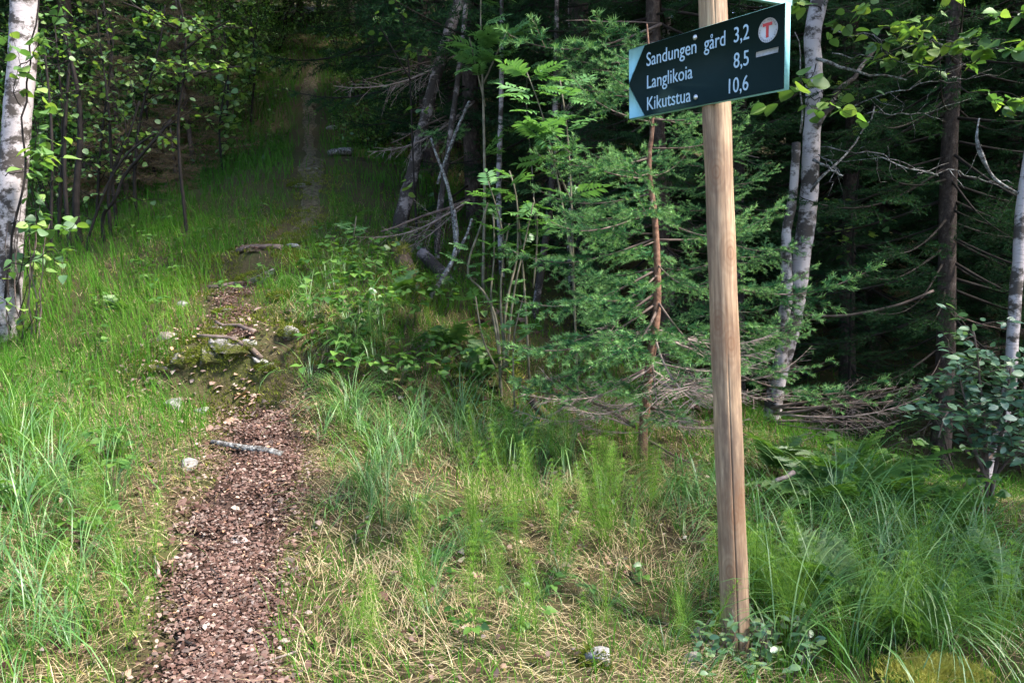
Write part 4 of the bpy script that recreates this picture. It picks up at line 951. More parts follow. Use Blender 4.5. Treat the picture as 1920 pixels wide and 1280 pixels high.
rowan('rowan clump of many bare forked stems below the leaves', [[(938, 705, 4.9, 6), (935, 600, 4.9, 5), (905, 540, 4.9, 4.5), (875, 520, 4.9, 4), (880, 480, 4.9, 4), (900, 430, 4.9, 4), (915, 380, 4.9, 3)],
      [(940, 700, 4.9, 5), (930, 620, 4.9, 4), (918, 560, 4.9, 3.5), (928, 480, 4.9, 3), (925, 400, 4.9, 3)], [(945, 690, 4.9, 6), (945, 600, 4.9, 5), (955, 540, 4.9, 4), (972, 480, 4.9, 4), (970, 400, 4.9, 3)],
      [(950, 690, 4.9, 5), (938, 590, 4.9, 4), (940, 500, 4.9, 3.5), (955, 420, 4.9, 3)], [(950, 690, 4.9, 4), (960, 560, 4.85, 4), (985, 450, 4.85, 3), (1000, 380, 4.8, 2.5)], [(930, 690, 4.85, 4), (905, 640, 4.8, 3), (895, 580, 4.8, 3), (890, 545, 4.8, 2)]], 22, .15, 33)
rowan('tall rowan beside the straight stem at the top', [[(905, 520, 6.2, 5), (910, 350, 6.2, 5), (905, 150, 6.2, 4), (900, 30, 6.2, 3), (905, -60, 6.2, 2)], [(910, 200, 6.2, 3), (880, 70, 6.1, 2)], [(905, 160, 6.2, 3), (950, 60, 6.1, 2)]], 26, .22, 34)
rowan('small rowan seedling low behind the young spruce', [[(960, 640, 4.6, 3), (975, 580, 4.6, 2.5), (985, 545, 4.6, 2)]], 7, .13, 35)
rowan('small rowan seedling on the bank near the path turn', [[(660, 460, 6.2, 2), (665, 430, 6.2, 2), (668, 405, 6.2, 2)]], 6, .12, 36)
rowan('rowan shoot in the dark between the trunks', [[(1000, 330, 6.8, 3), (985, 200, 6.8, 2), (990, 120, 6.8, 2)]], 12, .2, 37)

# bluish leafy shrub at the right
t, base, Ps = stem_tree('willow_shrub', 'bluish green leafy shrub in front of the right edge birch', 'shrub',
    [[(1850, 960, 3.95, 4), (1850, 850, 3.95, 4), (1840, 740, 3.95, 3), (1830, 640, 3.95, 2), (1822, 610, 3.95, 1.5)], [(1855, 950, 3.95, 4), (1880, 800, 3.9, 3), (1895, 690, 3.9, 2)], [(1850, 900, 3.95, 4), (1810, 800, 3.9, 3), (1775, 760, 3.85, 2), (1760, 820, 3.8, 1.5)],
     [(1850, 850, 3.95, 3), (1900, 780, 3.85, 3), (1930, 700, 3.8, 2)], [(1850, 880, 3.95, 3), (1800, 720, 3.95, 2), (1795, 680, 3.95, 1.5)], [(1860, 900, 3.95, 3), (1900, 850, 3.85, 2), (1930, 830, 3.8, 2)]], M['twig'], None, 6, .05, parts='stem')
g = np.random.default_rng(8); crown_pts = []
for q in range(120):
    P = Ps[q % len(Ps)]; k = int(len(P) * (.35 + .6 * g.random())); p0 = P[min(k, len(P) - 1)]; d = g.normal(0, 1, 3); d[2] = abs(d[2]) * .5; d /= np.linalg.norm(d)
    Q = wander(p0, p0 + d * .20, 5, .1, 1200 + q); mb = MB(); tube(mb, Q, np.linspace(.0025, .001, 5), 4, .5); bo = link('twig', mb.mesh('twig', M['twig'], base), t)
    for w in range(7): leaf_on(bo, base, Q[1 + w % 4] + g.normal(0, .012, 3), LS, .055, g, .15)
for w in range(10): leaf_on(t, base, Ps[0][-1 - w] , LS, .055, g, .25)

# berry bush at the foot of the post
def small_bush(label, c, n_st, rad, hgt, seed, leafn, size, me, mat='twig', name='berry_bush', cat='bush', group='low berry bushes', droop=.2):
    g = np.random.default_rng(seed); p = hit(*c); t = thing(name, label, cat, p, group)
    for q in range(n_st):
        az = g.random() * 6.28; r_ = rad * math.sqrt(g.random()); a = np.array([math.cos(az), math.sin(az), 0]) * r_; a[2] = gz(p[0] + a[0], p[1] + a[1]) - p[2] - .01
        b = a + np.array([g.normal(0, .25) * hgt, g.normal(0, .25) * hgt, hgt * (.6 + .5 * g.random())]); P = wander(a, b, 6, .08, seed * 40 + q)
        mb = MB(); tube(mb, P, np.linspace(.0022, .0012, 6), 4, .5); so = link('stem', mb.mesh('stem', M[mat]), t)
        for w in range(leafn): leaf_on(so, np.zeros(3), P[2 + w % 4] + g.normal(0, .008, 3), me, size, g, droop)
    return t
LBE = leaf_mesh('leaf', 'oval', leaf_mat('berry_leaf_single', [(0, (.05, .12, .055)), (.6, (.10, .19, .085)), (1, (.2, .28, .1))], .3, .35, rnd=True, spec=.5))
LRF = leaf_mesh('leaf', 'round', leaf_mat('herb_leaf_single', [(0, (.05, .12, .02)), (.6, (.10, .21, .03)), (1, (.2, .30, .05))], .45, .45, rnd=True))
small_bush('low berry bush with round bluish leaves before the post', (1385, 1245), 16, .15, .15, 51, 7, .03, LBE)
small_bush('berry bush right of the post foot over grey stones', (1470, 1235), 14, .14, .16, 52, 7, .032, LBE)
small_bush('berry bush with tall light shoots beside the grey stones', (1440, 1262), 9, .14, .18, 53, 7, .036, LBE)
small_bush('small berry bush at the bottom edge before the post', (1330, 1275), 8, .12, .12, 54, 6, .03, LBE)

# dark twiggy bush and leaves upper left
def twig_bush(label, stems, seed, subs, leaves, size, me, mat='twig_dark', group='bushes on the bank', tl=.35):
    stems = [[(a, b, c, r_ * .62) for a, b, c, r_ in st0] for st0 in stems]
    g = np.random.default_rng(seed); t, base, Ps = stem_tree('twiggy_bush', label, 'bush', stems, M[mat], group, 7, .1, parts='stem')
    for q in range(subs):
        P = Ps[q % len(Ps)]; k = int(len(P) * (.25 + .75 * g.random())) - 1; d = g.normal(0, 1, 3); d[2] = abs(d[2]) * .8; d /= np.linalg.norm(d)
        Q = wander(P[k], P[k] + d * tl * (.5 + g.random()), 7, .12, seed * 77 + q); mb = MB(); tube(mb, Q, np.linspace(.005, .002, 7), 4, .5); bo = link('twig', mb.mesh('twig', M[mat], base), t)
        for w in range(leaves): leaf_on(bo, base, Q[2 + w % 5] + g.normal(0, .02, 3), me, size, g)
    return t
twig_bush('dark leafless stems of the bush beside the left birch', [[(150, 460, 7.4, 10), (140, 380, 7.4, 9), (152, 270, 7.4, 8), (150, 180, 7.4, 6), (120, 60, 7.4, 5)], [(130, 450, 7.3, 6), (118, 300, 7.3, 5), (130, 120, 7.3, 4)], [(190, 400, 7.3, 5), (215, 380, 7.2, 5), (230, 330, 7.2, 5), (275, 280, 7.1, 4), (322, 225, 7.1, 4)],
          [(200, 345, 7.4, 5), (240, 260, 7.3, 4), (262, 190, 7.3, 3)], [(165, 440, 7.2, 4), (220, 300, 7.2, 4), (290, 250, 7.1, 3)], [(95, 440, 7.0, 4), (100, 250, 7.0, 4), (80, 60, 7.0, 3)]], 61, 40, 3, .05, LR, tl=.4)
twig_bush('leafy bush in front of the brown dead spruce', [[(250, 330, 8.0, 5), (265, 200, 7.9, 4), (300, 90, 7.8, 3), (310, 10, 7.8, 2)], [(210, 340, 7.9, 5), (205, 200, 7.8, 4), (190, 100, 7.8, 3), (180, 20, 7.7, 2)]], 62, 34, 6, .055, LR, tl=.4)
twig_bush('bright leafy spray hanging over the top left', [[(330, 240, 6.9, 5), (345, 150, 6.8, 4), (350, 60, 6.7, 4), (330, -20, 6.6, 3), (300, -80, 6.5, 3)], [(340, 100, 6.7, 3), (390, 60, 6.5, 2.5), (430, 40, 6.4, 2)], [(340, 60, 6.7, 3), (270, 20, 6.4, 2.5), (230, 5, 6.3, 2)], [(345, 150, 6.8, 3), (400, 130, 6.6, 2), (450, 125, 6.5, 2)]], 63, 38, 7, .055, LB, tl=.28)
twig_bush('small leafy shoot near the dark end of the path', [[(775, 330, 7.0, 3), (770, 150, 6.9, 3), (758, 60, 6.9, 2), (755, 20, 6.9, 2)], [(770, 150, 6.9, 2), (700, 30, 6.7, 2)]], 64, 9, 5, .06, LR, tl=.2)
twig_bush('low leafy bush where the bank meets the dark path', [[(410, 250, 9.5, 3), (415, 200, 9.5, 3), (425, 150, 9.4, 2)]], 65, 12, 7, .075, LR, tl=.3)
twig_bush('leafy bush behind the twin birch at the top', [[(1600, 350, 6.3, 4), (1640, 200, 6.2, 3), (1650, 60, 6.2, 3), (1660, -40, 6.2, 2)], [(1620, 300, 6.2, 3), (1580, 120, 6.1, 3), (1590, 0, 6.1, 2)]], 66, 26, 6, .055, LR, tl=.35)
twig_bush('leafy bush beside the left birch at the top', [[(110, 420, 7.6, 5), (120, 250, 7.5, 4), (110, 120, 7.4, 3), (100, 20, 7.4, 2)], [(180, 420, 8.2, 4), (190, 250, 8.0, 3), (210, 120, 8.0, 3), (215, 40, 8.0, 2)]], 67, 46, 7, .06, LB, tl=.45)
twig_bush('leafy bush deep on the bank under the dark spruces', [[(320, 330, 9.8, 4), (330, 200, 9.7, 3), (340, 90, 9.7, 2)], [(290, 330, 9.4, 4), (270, 180, 9.3, 3), (280, 60, 9.3, 2)], [(420, 280, 10.4, 4), (430, 150, 10.3, 3), (420, 60, 10.3, 2)]], 68, 60, 7, .07, LR, tl=.5)
twig_bush('leafy bush at the top beside the dark path end', [[(470, 230, 11.5, 3), (480, 120, 11.4, 3), (470, 40, 11.4, 2)]], 69, 26, 7, .08, LR, tl=.5)
# dead brown young spruces on the bank
DS = []
for q in range(3):
    w_, g_ = spruce_branch(.8, 280 + q, .30, .022, .003, .1, .42, .05, .12, .25, .3)
    DS.append(mesh2('branch', w_, g_, M['twig'], M['needle_dead']))
def dead_spruce(label, px, py, d, H, L0, seed):
    g = np.random.default_rng(seed); p = pix(px, py, d); p[2] = gz(p[0], p[1]); t = thing('dead_spruce', label, 'tree', p, 'dead spruces on the bank'); mb = MB()
    tube(mb, wander([0, 0, -.1], [0, 0, H], 10, .02, seed), np.linspace(.035, .006, 10), 8, .5, .05); link('trunk', mb.mesh('trunk', M['twig'], None, True), t)
    for h in np.arange(.06, .97, .05):
        for q in range(5):
            az = g.random() * 6.28; el = R(-8 + g.normal(0, 10)); dd_ = np.array([math.cos(az) * math.cos(el), math.sin(az) * math.cos(el), math.sin(el)])
            o = link('branch', DS[g.integers(0, 3)], t); place(o, (0, 0, h * H), rot_to(dd_, g.normal(0, .3)), L0 / .8 * (1.05 - h * .75) * (.6 + .5 * g.random()))
dead_spruce('brown dead spruce behind the dark twiggy bush', 235, 330, 9.0, 2.4, .85, 91)
dead_spruce('brown dead spruce nearer the path on the bank', 365, 300, 10.0, 2.6, .8, 92)
dead_spruce('small brown dead sapling in the bank grass', 330, 330, 8.6, .7, .4, 93)

# ------------------------------------------------------------------ ground cover
def scatter(n, y0, y1, wide=.80, seed=0):
    g = np.random.default_rng(seed); y = y0 + (y1 - y0) * g.random(n); x = (g.random(n) * 2 - 1) * (y * wide + .8)
    w = (y * wide + .8) / (y1 * wide + .8); k = g.random(n) < w; return x[k], y[k], g
def sun_side(x, y): return x / y        # tangent of the bearing
def keep_grass(x, y, g):
    pd_ = path_dist(x, y); edge = np.clip((pd_ - (.06 + .08 * np.clip((y - 2.6) / 1.2, 0, 1) + .16 * vnoise(x * 5, y * 5, 2)) * np.where(y > 4.9, np.where(y > 6.6, .5, .68), 1)) / .14, np.where(y > 4.9, .08, 0), 1)
    patch = np.clip((fbm(x * 1.6, y * 1.6, 20) - .33) * 4, np.where(y > 4.2, .6, .3), 1)
    u_ = x / y
    mid = np.clip(1 - np.exp(-((u_ - .02) / .25) ** 2) * np.clip((4.0 - y) / .6, 0, 1) * .72, 0, 1)
    wood = np.where((u_ > np.where(y > 6, .04, -.06)) & (y > 4.9 - .4 * np.clip(u_, 0, 1)), np.clip(1 - (y - 4.9) / 1.5, .05, 1), 1)
    deep = np.where(y > 14, np.clip(1 - (y - 14) / 6, .15, 1), 1)
    return g.random(len(x)) < edge * patch * mid * wood * deep
GR = MB()
for q, (n, y0, y1, l0, l1, w) in enumerate([(46000, 1.4, 3.4, .05, .15, .0026), (56000, 3.4, 5.6, .06, .19, .0034), (52000, 5.6, 8.2, .08, .24, .0045)]):
    x, y, g = scatter(n, y0, y1, seed=900 + q); k = keep_grass(x, y, g); x, y = x[k], y[k]; n_ = len(x)
    cl_ = fbm(x * 3, y * 3, 30 + q); L_ = (l0 + (l1 - l0) * g.random(n_) ** 1.4) * (.6 + .9 * cl_)
    leftb = np.clip((-x / y - .25) * 4, 0, 1); L_ *= 1 + .5 * leftb
    blades(GR, np.stack([x, y, ground(x, y) - .005], 1), g.random(n_) * 6.283, L_, w * (.45 + 1.3 * g.random(n_) ** 1.8), .35 + .95 * g.random(n_), 2, np.clip(.14 + .5 * fbm(x * 1.3, y * 1.3, 44) + .35 * g.random(n_) ** 2, 0, 1))
tag(link('meadow_grass', GR.mesh('meadow_grass', M['grass'])), 'short green grass around the path', 'grass', kind='stuff')
HG = MB(); x, y, g = scatter(130000, 8.2, 19, .7, 950); k = keep_grass(x, y, g); x, y = x[k], y[k]; n_ = len(x)
blades(HG, np.stack([x, y, ground(x, y) - .01], 1), g.random(n_) * 6.283, (.10 + .22 * g.random(n_)) * (.6 + .8 * fbm(x * 1.5, y * 1.5, 9)), .008 * (.6 + .8 * g.random(n_)), .3 + .7 * g.random(n_), 2, np.clip(.1 + .6 * fbm(x * .9, y * .9, 45) + .3 * g.random(n_) ** 2, 0, 1))
tag(link('bank_grass', HG.mesh('bank_grass', M['hill_grass'])), 'soft green grass on the shaded bank', 'grass', kind='stuff')
# dry straw lying flat
ST = MB(); x, y, g = scatter(230000, 1.4, 8.0, .72, 960); pd_ = path_dist(x, y); u_ = x / y
want = np.clip((fbm(x * 2.2, y * 2.2, 60) - .33) * 5, .5, 1) * np.clip((pd_ - .12) / .2, 0, 1) * np.where(y < 4.4, 1, np.where(y < 5.6, .5, .22 * (u_ < -.1))) * np.where(u_ > .33, .35, 1); want += .6 * np.exp(-((pd_ - .36) / .12) ** 2) * (y < 4.6)
k = g.random(len(x)) < want; x, y = x[k], y[k]; n_ = len(x); az = 6.283 * vnoise(x * 1.7, y * 1.7, 61) + g.normal(0, .9, n_)
blades(ST, np.stack([x, y, ground(x, y) + .012 * g.random(n_) + .004], 1), az, .05 + .12 * g.random(n_), .0021 * (.7 + .6 * g.random(n_)), .25 + .25 * g.random(n_), 2, g.random(n_), lay=np.clip(g.normal(1.15, .3, n_), .2, 1.5))
tag(link('dry_grass', ST.mesh('dry_grass', M['straw'])), 'pale flattened dry grass along the path', 'grass', kind='stuff')
# leaf litter
def litter(n, x, y, z, size, g, tint, mb):
    az = g.random(n) * 6.283; til = g.normal(0, .35, n); rol = g.normal(0, .35, n); s = size * (.45 + g.random(n) + 1.5 * g.random(n) ** 7)
    d = np.stack([np.cos(az) * np.cos(til), np.sin(az) * np.cos(til), np.sin(til)], 1); w = np.stack([-np.sin(az), np.cos(az), np.zeros(n)], 1)
    nn = np.cross(d, w); w = w * np.cos(rol)[:, None] + nn * np.sin(rol)[:, None]; nn = np.cross(d, w); c = np.stack([x, y, z], 1); S = s[:, None]; cu = (.10 + .25 * g.random(n))[:, None]
    V = np.stack([c - d * S * .5, c - d * S * .15 + w * S * .34 + nn * S * cu, c + d * S * .25 + w * S * .26 + nn * S * cu * .8, c + d * S * .55, c + d * S * .25 - w * S * .26 + nn * S * cu, c - d * S * .15 - w * S * .34 + nn * S * cu * .6], 1).reshape(-1, 3)
    b = np.arange(n)[:, None] * 6; T = np.concatenate([b + np.array([[0, 1, 5]]), b + np.array([[2, 3, 4]])]); Q = b + np.array([[1, 2, 4, 5]])
    mb.add(V, T, Q, np.repeat(tint, 6))
LT = MB(); LT_BIG = [(462, 735, 90, .07), (290, 695, 60, .12), (330, 715, 60, .12), (455, 800, 60, .15), ]
for (px, py, n, sp_) in LT_BIG:
    g = np.random.default_rng(px); p = hit(px, py); x = p[0] + g.normal(0, sp_, n); y = p[1] + g.normal(0, sp_, n)
    litter(n, x, y, ground(x, y) + .03, .026, g, .45 + .55 * g.random(n), LT)
g = np.random.default_rng(970); n = 52000
si = (np.clip(g.random(n) ** 1.55, 0, 1) * min(len(PATHS) - 2, 4.9 / .05)).astype(int); la = g.normal(0, 1, n) * np.interp(si * .05, [0, .5, 1.6, 2.4, 3.2, 6], [.085, .092, .125, .12, .075, .07])
la += np.where(la > 0, 1, .0) * 0 + .10 * (fbm(si * .05 * 1.6, si * 0 + 4., 2) - .5); x = PATHS[si, 0] + nr[si, 0] * la + g.normal(0, .02, n); y = PATHS[si, 1] + nr[si, 1] * la + g.normal(0, .02, n)
k = (np.abs(ground(x, y + .03) - ground(x, y - .03)) / .06 < .7) & (g.random(n) < np.clip((fbm(x * 6, y * 6, 76) - .30) * 5, .12, 1)) & ((y < 4.75) | (g.random(n) < .45)); x, y = x[k], y[k]; n = len(x)
litter(n, x, y, ground(x, y) + .022 + .012 * g.random(n), .0115, g, np.clip(g.beta(1.3, 2.2, n), 0, 1), LT)
n = 4000; x, y, g = scatter(n * 2, 1.4, 5.2, .62, 971); k = (fbm(x * 2, y * 2, 75) > .5) & (x / y < .35); x, y = x[k], y[k]; n = len(x)
litter(n, x, y, ground(x, y) + .015 + .015 * g.random(n), .021, g, g.random(n) ** 1.3, LT)
n = 6000; x, y, g = scatter(n, 4.6, 11, .7, 972); k = x / y > -.05; x, y = x[k], y[k]; n = len(x)
litter(n, x, y, ground(x, y) + .012, .045, g, g.random(n) * .6, LT)
tag(link('leaf_litter', LT.mesh('leaf_litter', M['litter'])), 'fallen reddish brown leaves on the path', 'leaves', kind='stuff')
# moss
MO = MB(); g = np.random.default_rng(980)
for (c, a, b, h) in moss_pts:
    n = int(2600 * min(1, a / .15)); nn = g.normal(0, 1, (n, 3)); nn[:, 2] = np.abs(nn[:, 2]) * .7; nn /= np.linalg.norm(nn, axis=1)[:, None]; p = c + nn * np.array([a, b, h]) * 1.0
    k = fbm(p[:, 0] * 14, p[:, 2] * 14 + p[:, 1] * 9, 81) > .44; p = p[k]; n = len(p); D = (nn[k] + g.normal(0, .6, (n, 3))) * .012; Wv = np.cross(D, g.normal(0, 1, (n, 3))); Wv /= np.linalg.norm(Wv, axis=1)[:, None] + 1e-9; needles(MO, p, D, Wv * .0022, g.random(n) * .6)
n = 90000; x, y, g = scatter(n, 1.5, 8.5, .72, 981); k = (fbm(x * 2.6, y * 2.6, 82) > .47) & (x / y < .38) & (path_dist(x, y) > .16); x, y = x[k], y[k]; n = len(x)
D = np.stack([g.normal(0, .5, n), g.normal(0, .5, n), np.ones(n)], 1) * .022; Wv = np.stack([g.normal(0, 1, n), g.normal(0, 1, n), np.zeros(n)], 1); Wv /= np.linalg.norm(Wv, axis=1)[:, None]
needles(MO, np.stack([x, y, ground(x, y) - .002], 1), D, Wv * .0035, g.random(n) * .8)
for st0, n, sx, sy in ((STEP1, 9000, .45, .20), (STEP2, 8000, .5, .22), (pix(620, 560, 5.9), 6000, .5, .5), (pix(560, 460, 6.8), 3000, .25, .3), (pix(580, 380, 7.9), 3000, .2, .6)):
    x = st0[0] + g.normal(0, sx, n); y = st0[1] + .1 + g.normal(0, sy, n); k = fbm(x * 5, y * 5, 83) > .5; x, y = x[k], y[k]; n = len(x)
    D = np.stack([g.normal(0, .5, n), g.normal(0, .5, n) - .2, np.ones(n)], 1) * .02; Wv = np.stack([g.normal(0, 1, n), g.normal(0, .4, n), np.zeros(n)], 1); Wv /= np.linalg.norm(Wv, axis=1)[:, None]
    needles(MO, np.stack([x, y, ground(x, y) + .022 * (path_dist(x, y) < .2)], 1), D, Wv * .0035, .1 + g.random(n) * .6)
pm = hit(1750, 1275); n = 4500; x = pm[0] + g.normal(0, .07, n); y = pm[1] - .02 + g.normal(0, .04, n); zb = ground(x, y) + .02 * np.exp(-((x - pm[0]) / .12) ** 2 - ((y - pm[1]) / .08) ** 2)
D = np.stack([g.normal(0, .6, n), g.normal(0, .6, n), np.ones(n)], 1) * .022; Wv = np.stack([g.normal(0, 1, n), g.normal(0, 1, n), np.zeros(n)], 1); Wv /= np.linalg.norm(Wv, axis=1)[:, None]
needles(MO, np.stack([x, y, zb + .03 * fbm(x * 16, y * 16, 84)], 1), D, Wv * .003, np.clip(.45 + .6 * fbm(x * 9, y * 9, 85) + .3 * g.random(n), 0, 1))
tag(link('moss', MO.mesh('moss', M['moss'])), 'green and yellow moss on stones and ground', 'moss', kind='stuff')

# tussocks of tall arching grass
TU = []
for q in range(5):
    g = np.random.default_rng(1000 + q); mb = MB(); n = 26; a = g.random(n) * 6.283; r_ = .035 * np.sqrt(g.random(n)); az = a + g.normal(0, .5, n) if q else g.normal(3.1, .6, n)
    blades(mb, np.stack([np.cos(a) * r_, np.sin(a) * r_, np.full(n, -.02)], 1), az, 
           .26 + .34 * g.random(n), .0042 * (.7 + .6 * g.random(n)), .8 + .65 * g.random(n), 7, g.random(n), twist=.3)
    TU.append(mb.mesh('grass_tussock', M['tall_grass']))
def tussocks(spots, group, label, seed):
    g = np.random.default_rng(seed)
    for (px, py, s) in spots:
        p = hit(px, py); o = link('grass_tussock', TU[g.integers(0, 5)], None, p - np.array([0, 0, .01])); o.rotation_euler = (g.normal(0, .1), g.normal(0, .1), g.random() * 6.28); o.scale = (s, s, s * (.85 + .3 * g.random())); tag(o, label, 'grass tuft', group)
g = np.random.default_rng(17)
tussocks([(1420 + 490 * g.random(), 960 + 290 * g.random(), .85 + .4 * g.random()) for _ in range(42)], 'arching grass right of the post', 'tuft of tall arching grass in the shade right of the post', 1)
tussocks([(700 + 420 * g.random(), 800 + 90 * g.random(), .8 + .35 * g.random()) for _ in range(22)], 'arching grass before the mossy log', 'tuft of long arching grass before the logs and young spruce', 2)
tussocks([(1230 + 170 * g.random(), 880 + 120 * g.random(), .8 + .3 * g.random()) for _ in range(9)], 'arching grass behind the post', 'tuft of arching grass close behind the post', 3)
tussocks([(250 * g.random() ** 1.5, 740 + 520 * g.random(), .7 + .4 * g.random()) for _ in range(30)], 'long grass on the near left', 'tuft of long bright grass left of the path', 4)
tussocks([(620 + 700 * g.random(), 900 + 350 * g.random(), .45 + .3 * g.random()) for _ in range(26)], 'low grass in the sunny middle', 'low grass tuft in the sunny strip between path and post', 5)
tussocks([(670 + 210 * g.random(), 870 + 110 * g.random(), .5 + .3 * g.random()) for _ in range(12)], 'low grass below the log', 'low grass tuft between the path and the arching grass', 7)
tussocks([(575 + 140 * g.random(), 500 + 340 * g.random(), .6 + .35 * g.random()) for _ in range(34)], 'grass on the path shoulder', 'grass tuft on the shoulder just right of the path', 6)
# wood horsetails
HT = []
for q in range(4):
    g = np.random.default_rng(1100 + q); mb = MB(); H = .34; P = wander([0, 0, -.02], [g.normal(0, .03), g.normal(0, .03), H], 9, .03, 1100 + q); tube(mb, P, np.linspace(.0016, .0008, 9), 4, .0)
    for h in np.linspace(.25, .98, 11):
        o = np.array([np.interp(h, np.linspace(0, 1, 9), P[:, k]) for k in range(3)]); n = 11; az = g.random() * 6 + np.arange(n) * 6.283 / n; l = .085 * (1.15 - h) ** .6 * (.7 + .5 * g.random(n))
        blades(mb, np.tile(o, (n, 1)), az, l, .0012, .95 + .15 * g.random(n), 2, .3 + .6 * g.random(n))
        for f in (.4, .65):
            oo = o + np.stack([np.cos(az), np.sin(az), .12 * np.ones(n)], 1) * (l * f)[:, None]
            for sg in (-.7, .7): blades(mb, oo, az + sg, l * .42, .001, 1.0, 1, .3 + .7 * g.random(n))
    HT.append(mb.mesh('wood_horsetail', M['horsetail']))
def horsetails(spots, group, label, seed):
    g = np.random.default_rng(seed)
    for (px, py, s) in spots:
        p = hit(px, py); o = link('wood_horsetail', HT[g.integers(0, 4)], None, p); o.rotation_euler = (g.normal(0, .18), g.normal(0, .18), g.random() * 6.28); o.scale = (s, s, s); tag(o, label, 'horsetail', group)
g = np.random.default_rng(23)
horsetails([(1400 + 110 * g.random(), 1090 + 130 * g.random(), .75 + .4 * g.random()) for _ in range(16)], 'horsetails at the post foot', 'feathery horsetail just right of the post foot', 1)
horsetails([(1270 + 110 * g.random(), 1120 + 110 * g.random(), .7 + .35 * g.random()) for _ in range(8)], 'horsetails before the post', 'feathery horsetail just left of the post foot', 2)
horsetails([(880 + 340 * g.random(), 880 + 200 * g.random(), .7 + .4 * g.random()) for _ in range(46)], 'horsetails in the middle', 'feathery horsetail in the strip before the young spruce', 3)
horsetails([(640 + 500 * g.random(), 1050 + 230 * g.random(), .6 + .4 * g.random()) for _ in range(16)], 'horsetails low in the middle', 'feathery horsetail low in the sunny dry grass', 4)
horsetails([(1520 + 380 * g.random(), 1060 + 210 * g.random(), .7 + .4 * g.random()) for _ in range(26)], 'horsetails at the right', 'feathery horsetail among arching grass at the right', 5)
horsetails([(30 + 260 * g.random(), 850 + 400 * g.random(), .6 + .35 * g.random()) for _ in range(14)], 'horsetails at the left', 'feathery horsetail in the near grass left of the path', 6)
# ferns
def frond(seed, n=19):
    g = np.random.default_rng(seed); mb = MB(); s = np.linspace(0, 1, 8); P = np.stack([s * .92, .05 * np.sin(s * 3 + seed), .22 * np.sin(s * 2.4) - .34 * s ** 2.2], 1); tube(mb, P, np.linspace(.008, .002, 8), 3, .2)
    for q in range(n):
        t = .22 + .76 * q / n; o = np.array([np.interp(t, s, P[:, k]) for k in range(3)]); l = .36 * (1.02 - t) ** .85 * (.9 + .2 * g.random())
        for sg in (-1, 1):
            d = np.array([.32 + .12 * g.normal(), sg, -.18 + .16 * g.normal()]); d /= np.linalg.norm(d); f = np.array([1, 0, .1]); k = 5; V = [o]; T = []
            for w in range(k):
                a = w / k; b = (w + .5) / k; wd = .066 * l / .3 * (1 - a) ** .7
                V += [o + d * l * a, o + d * l * b + f * wd + d * l * .05, o + d * l * b - f * wd * .9 + d * l * .05, o + d * l * a + f * wd * .5, o + d * l * a - f * wd * .45]
            e = len(V); V += [o + d * l] * 5
            for w in range(k):
                m0 = 1 + 5 * w; m1 = m0 + 5
                T += [[m0, m0 + 3, m0 + 1], [m0, m0 + 1, m1], [m0, m0 + 2, m0 + 4], [m0, m1, m0 + 2]]
                if w < k - 1: T += [[m1, m0 + 1, m1 + 3], [m1, m1 + 4, m0 + 2]]
            mb.add(V, T, None, .35 + .5 * g.random() * (.5 + t * .5))
    return mb.mesh('frond', M['fern'])
FR = [frond(q) for q in range(3)]
def fern(label, px, py, n, size, seed, az0=None, group='ferns'):
    g = np.random.default_rng(seed); p = hit(px, py); t = thing('fern', label, 'fern', p, group)
    for q in range(n):
        az = (g.random() * 6.283) if az0 is None else az0 + g.normal(0, .7); el = .75 + g.normal(0, .2); d = np.array([math.cos(az) * math.cos(el), math.sin(az) * math.cos(el), math.sin(el)])
        o = link('frond', FR[g.integers(0, 3)], t); place(o, (0, 0, -.01), rot_to(d, g.normal(0, .3)), size * (.75 + .45 * g.random()))
fern('sunlit pale green fern right of the post', 1600, 1150, 6, .42, 1, 2.0)
fern('fern beside the sunlit one, lower and darker', 1520, 1130, 5, .36, 2)
fern('fern at the foot of the brushy branches', 1545, 960, 6, .42, 3)
fern('dark fern below the low spruce branch', 1600, 945, 6, .46, 4)
fern('dark fern in the hollow left of the spruce trunk', 1680, 950, 6, .45, 5)
fern('fern close right of the post at mid height', 1450, 900, 5, .36, 6)
fern('bright leafy fern in the grass at the lower right', 1700, 1200, 6, .34, 7)
fern('small fern by the fallen grey trunk', 850, 660, 5, .34, 8)
fern('fern in front of the rowan stems', 900, 720, 6, .34, 9)
fern('fern beside the mossy log top', 745, 560, 5, .34, 10)
fern('tiny fern tip at the path turn', 655, 440, 3, .3, 11)
fern('fern low at the right side of the picture', 1885, 1150, 6, .34, 12)
fern('fern behind the grass at the right edge', 1760, 1010, 5, .38, 13)
fern('small fern in the grass above the step', 228, 590, 4, .26, 14)
# leafy herbs
def herb(label, px, py, seed, size, group, nl=5, H=.2):
    g = np.random.default_rng(seed); p = hit(px, py); t = thing('leafy_herb', label, 'herb', p, group)
    for q in range(nl):
        az = g.random() * 6.283; top = np.array([math.cos(az) * H * .4, math.sin(az) * H * .4, H * (.5 + .6 * g.random())]); mb = MB(); tube(mb, wander([0, 0, -.01], top, 5, .06, seed * 9 + q), np.linspace(.0016, .001, 5), 3, .5); so = link('stem', mb.mesh('stem', M['green_stem']), t)
        for sg in (-1.1, 0, 1.1):
            a2 = az + sg; d = np.array([math.cos(a2), math.sin(a2), -.1 + g.normal(0, .2)]); o = link('leaf', LHB, so); place(o, top, rot_to(d, g.normal(0, .3)), size * (.8 + .4 * g.random()))
LHB = leaf_mesh('leaf', 'birch', leaf_mat('herb_leaf', [(0, (.03, .09, .016)), (.5, (.06, .15, .025)), (1, (.13, .24, .04))], .4, .45, rnd=True))
g = np.random.default_rng(29)
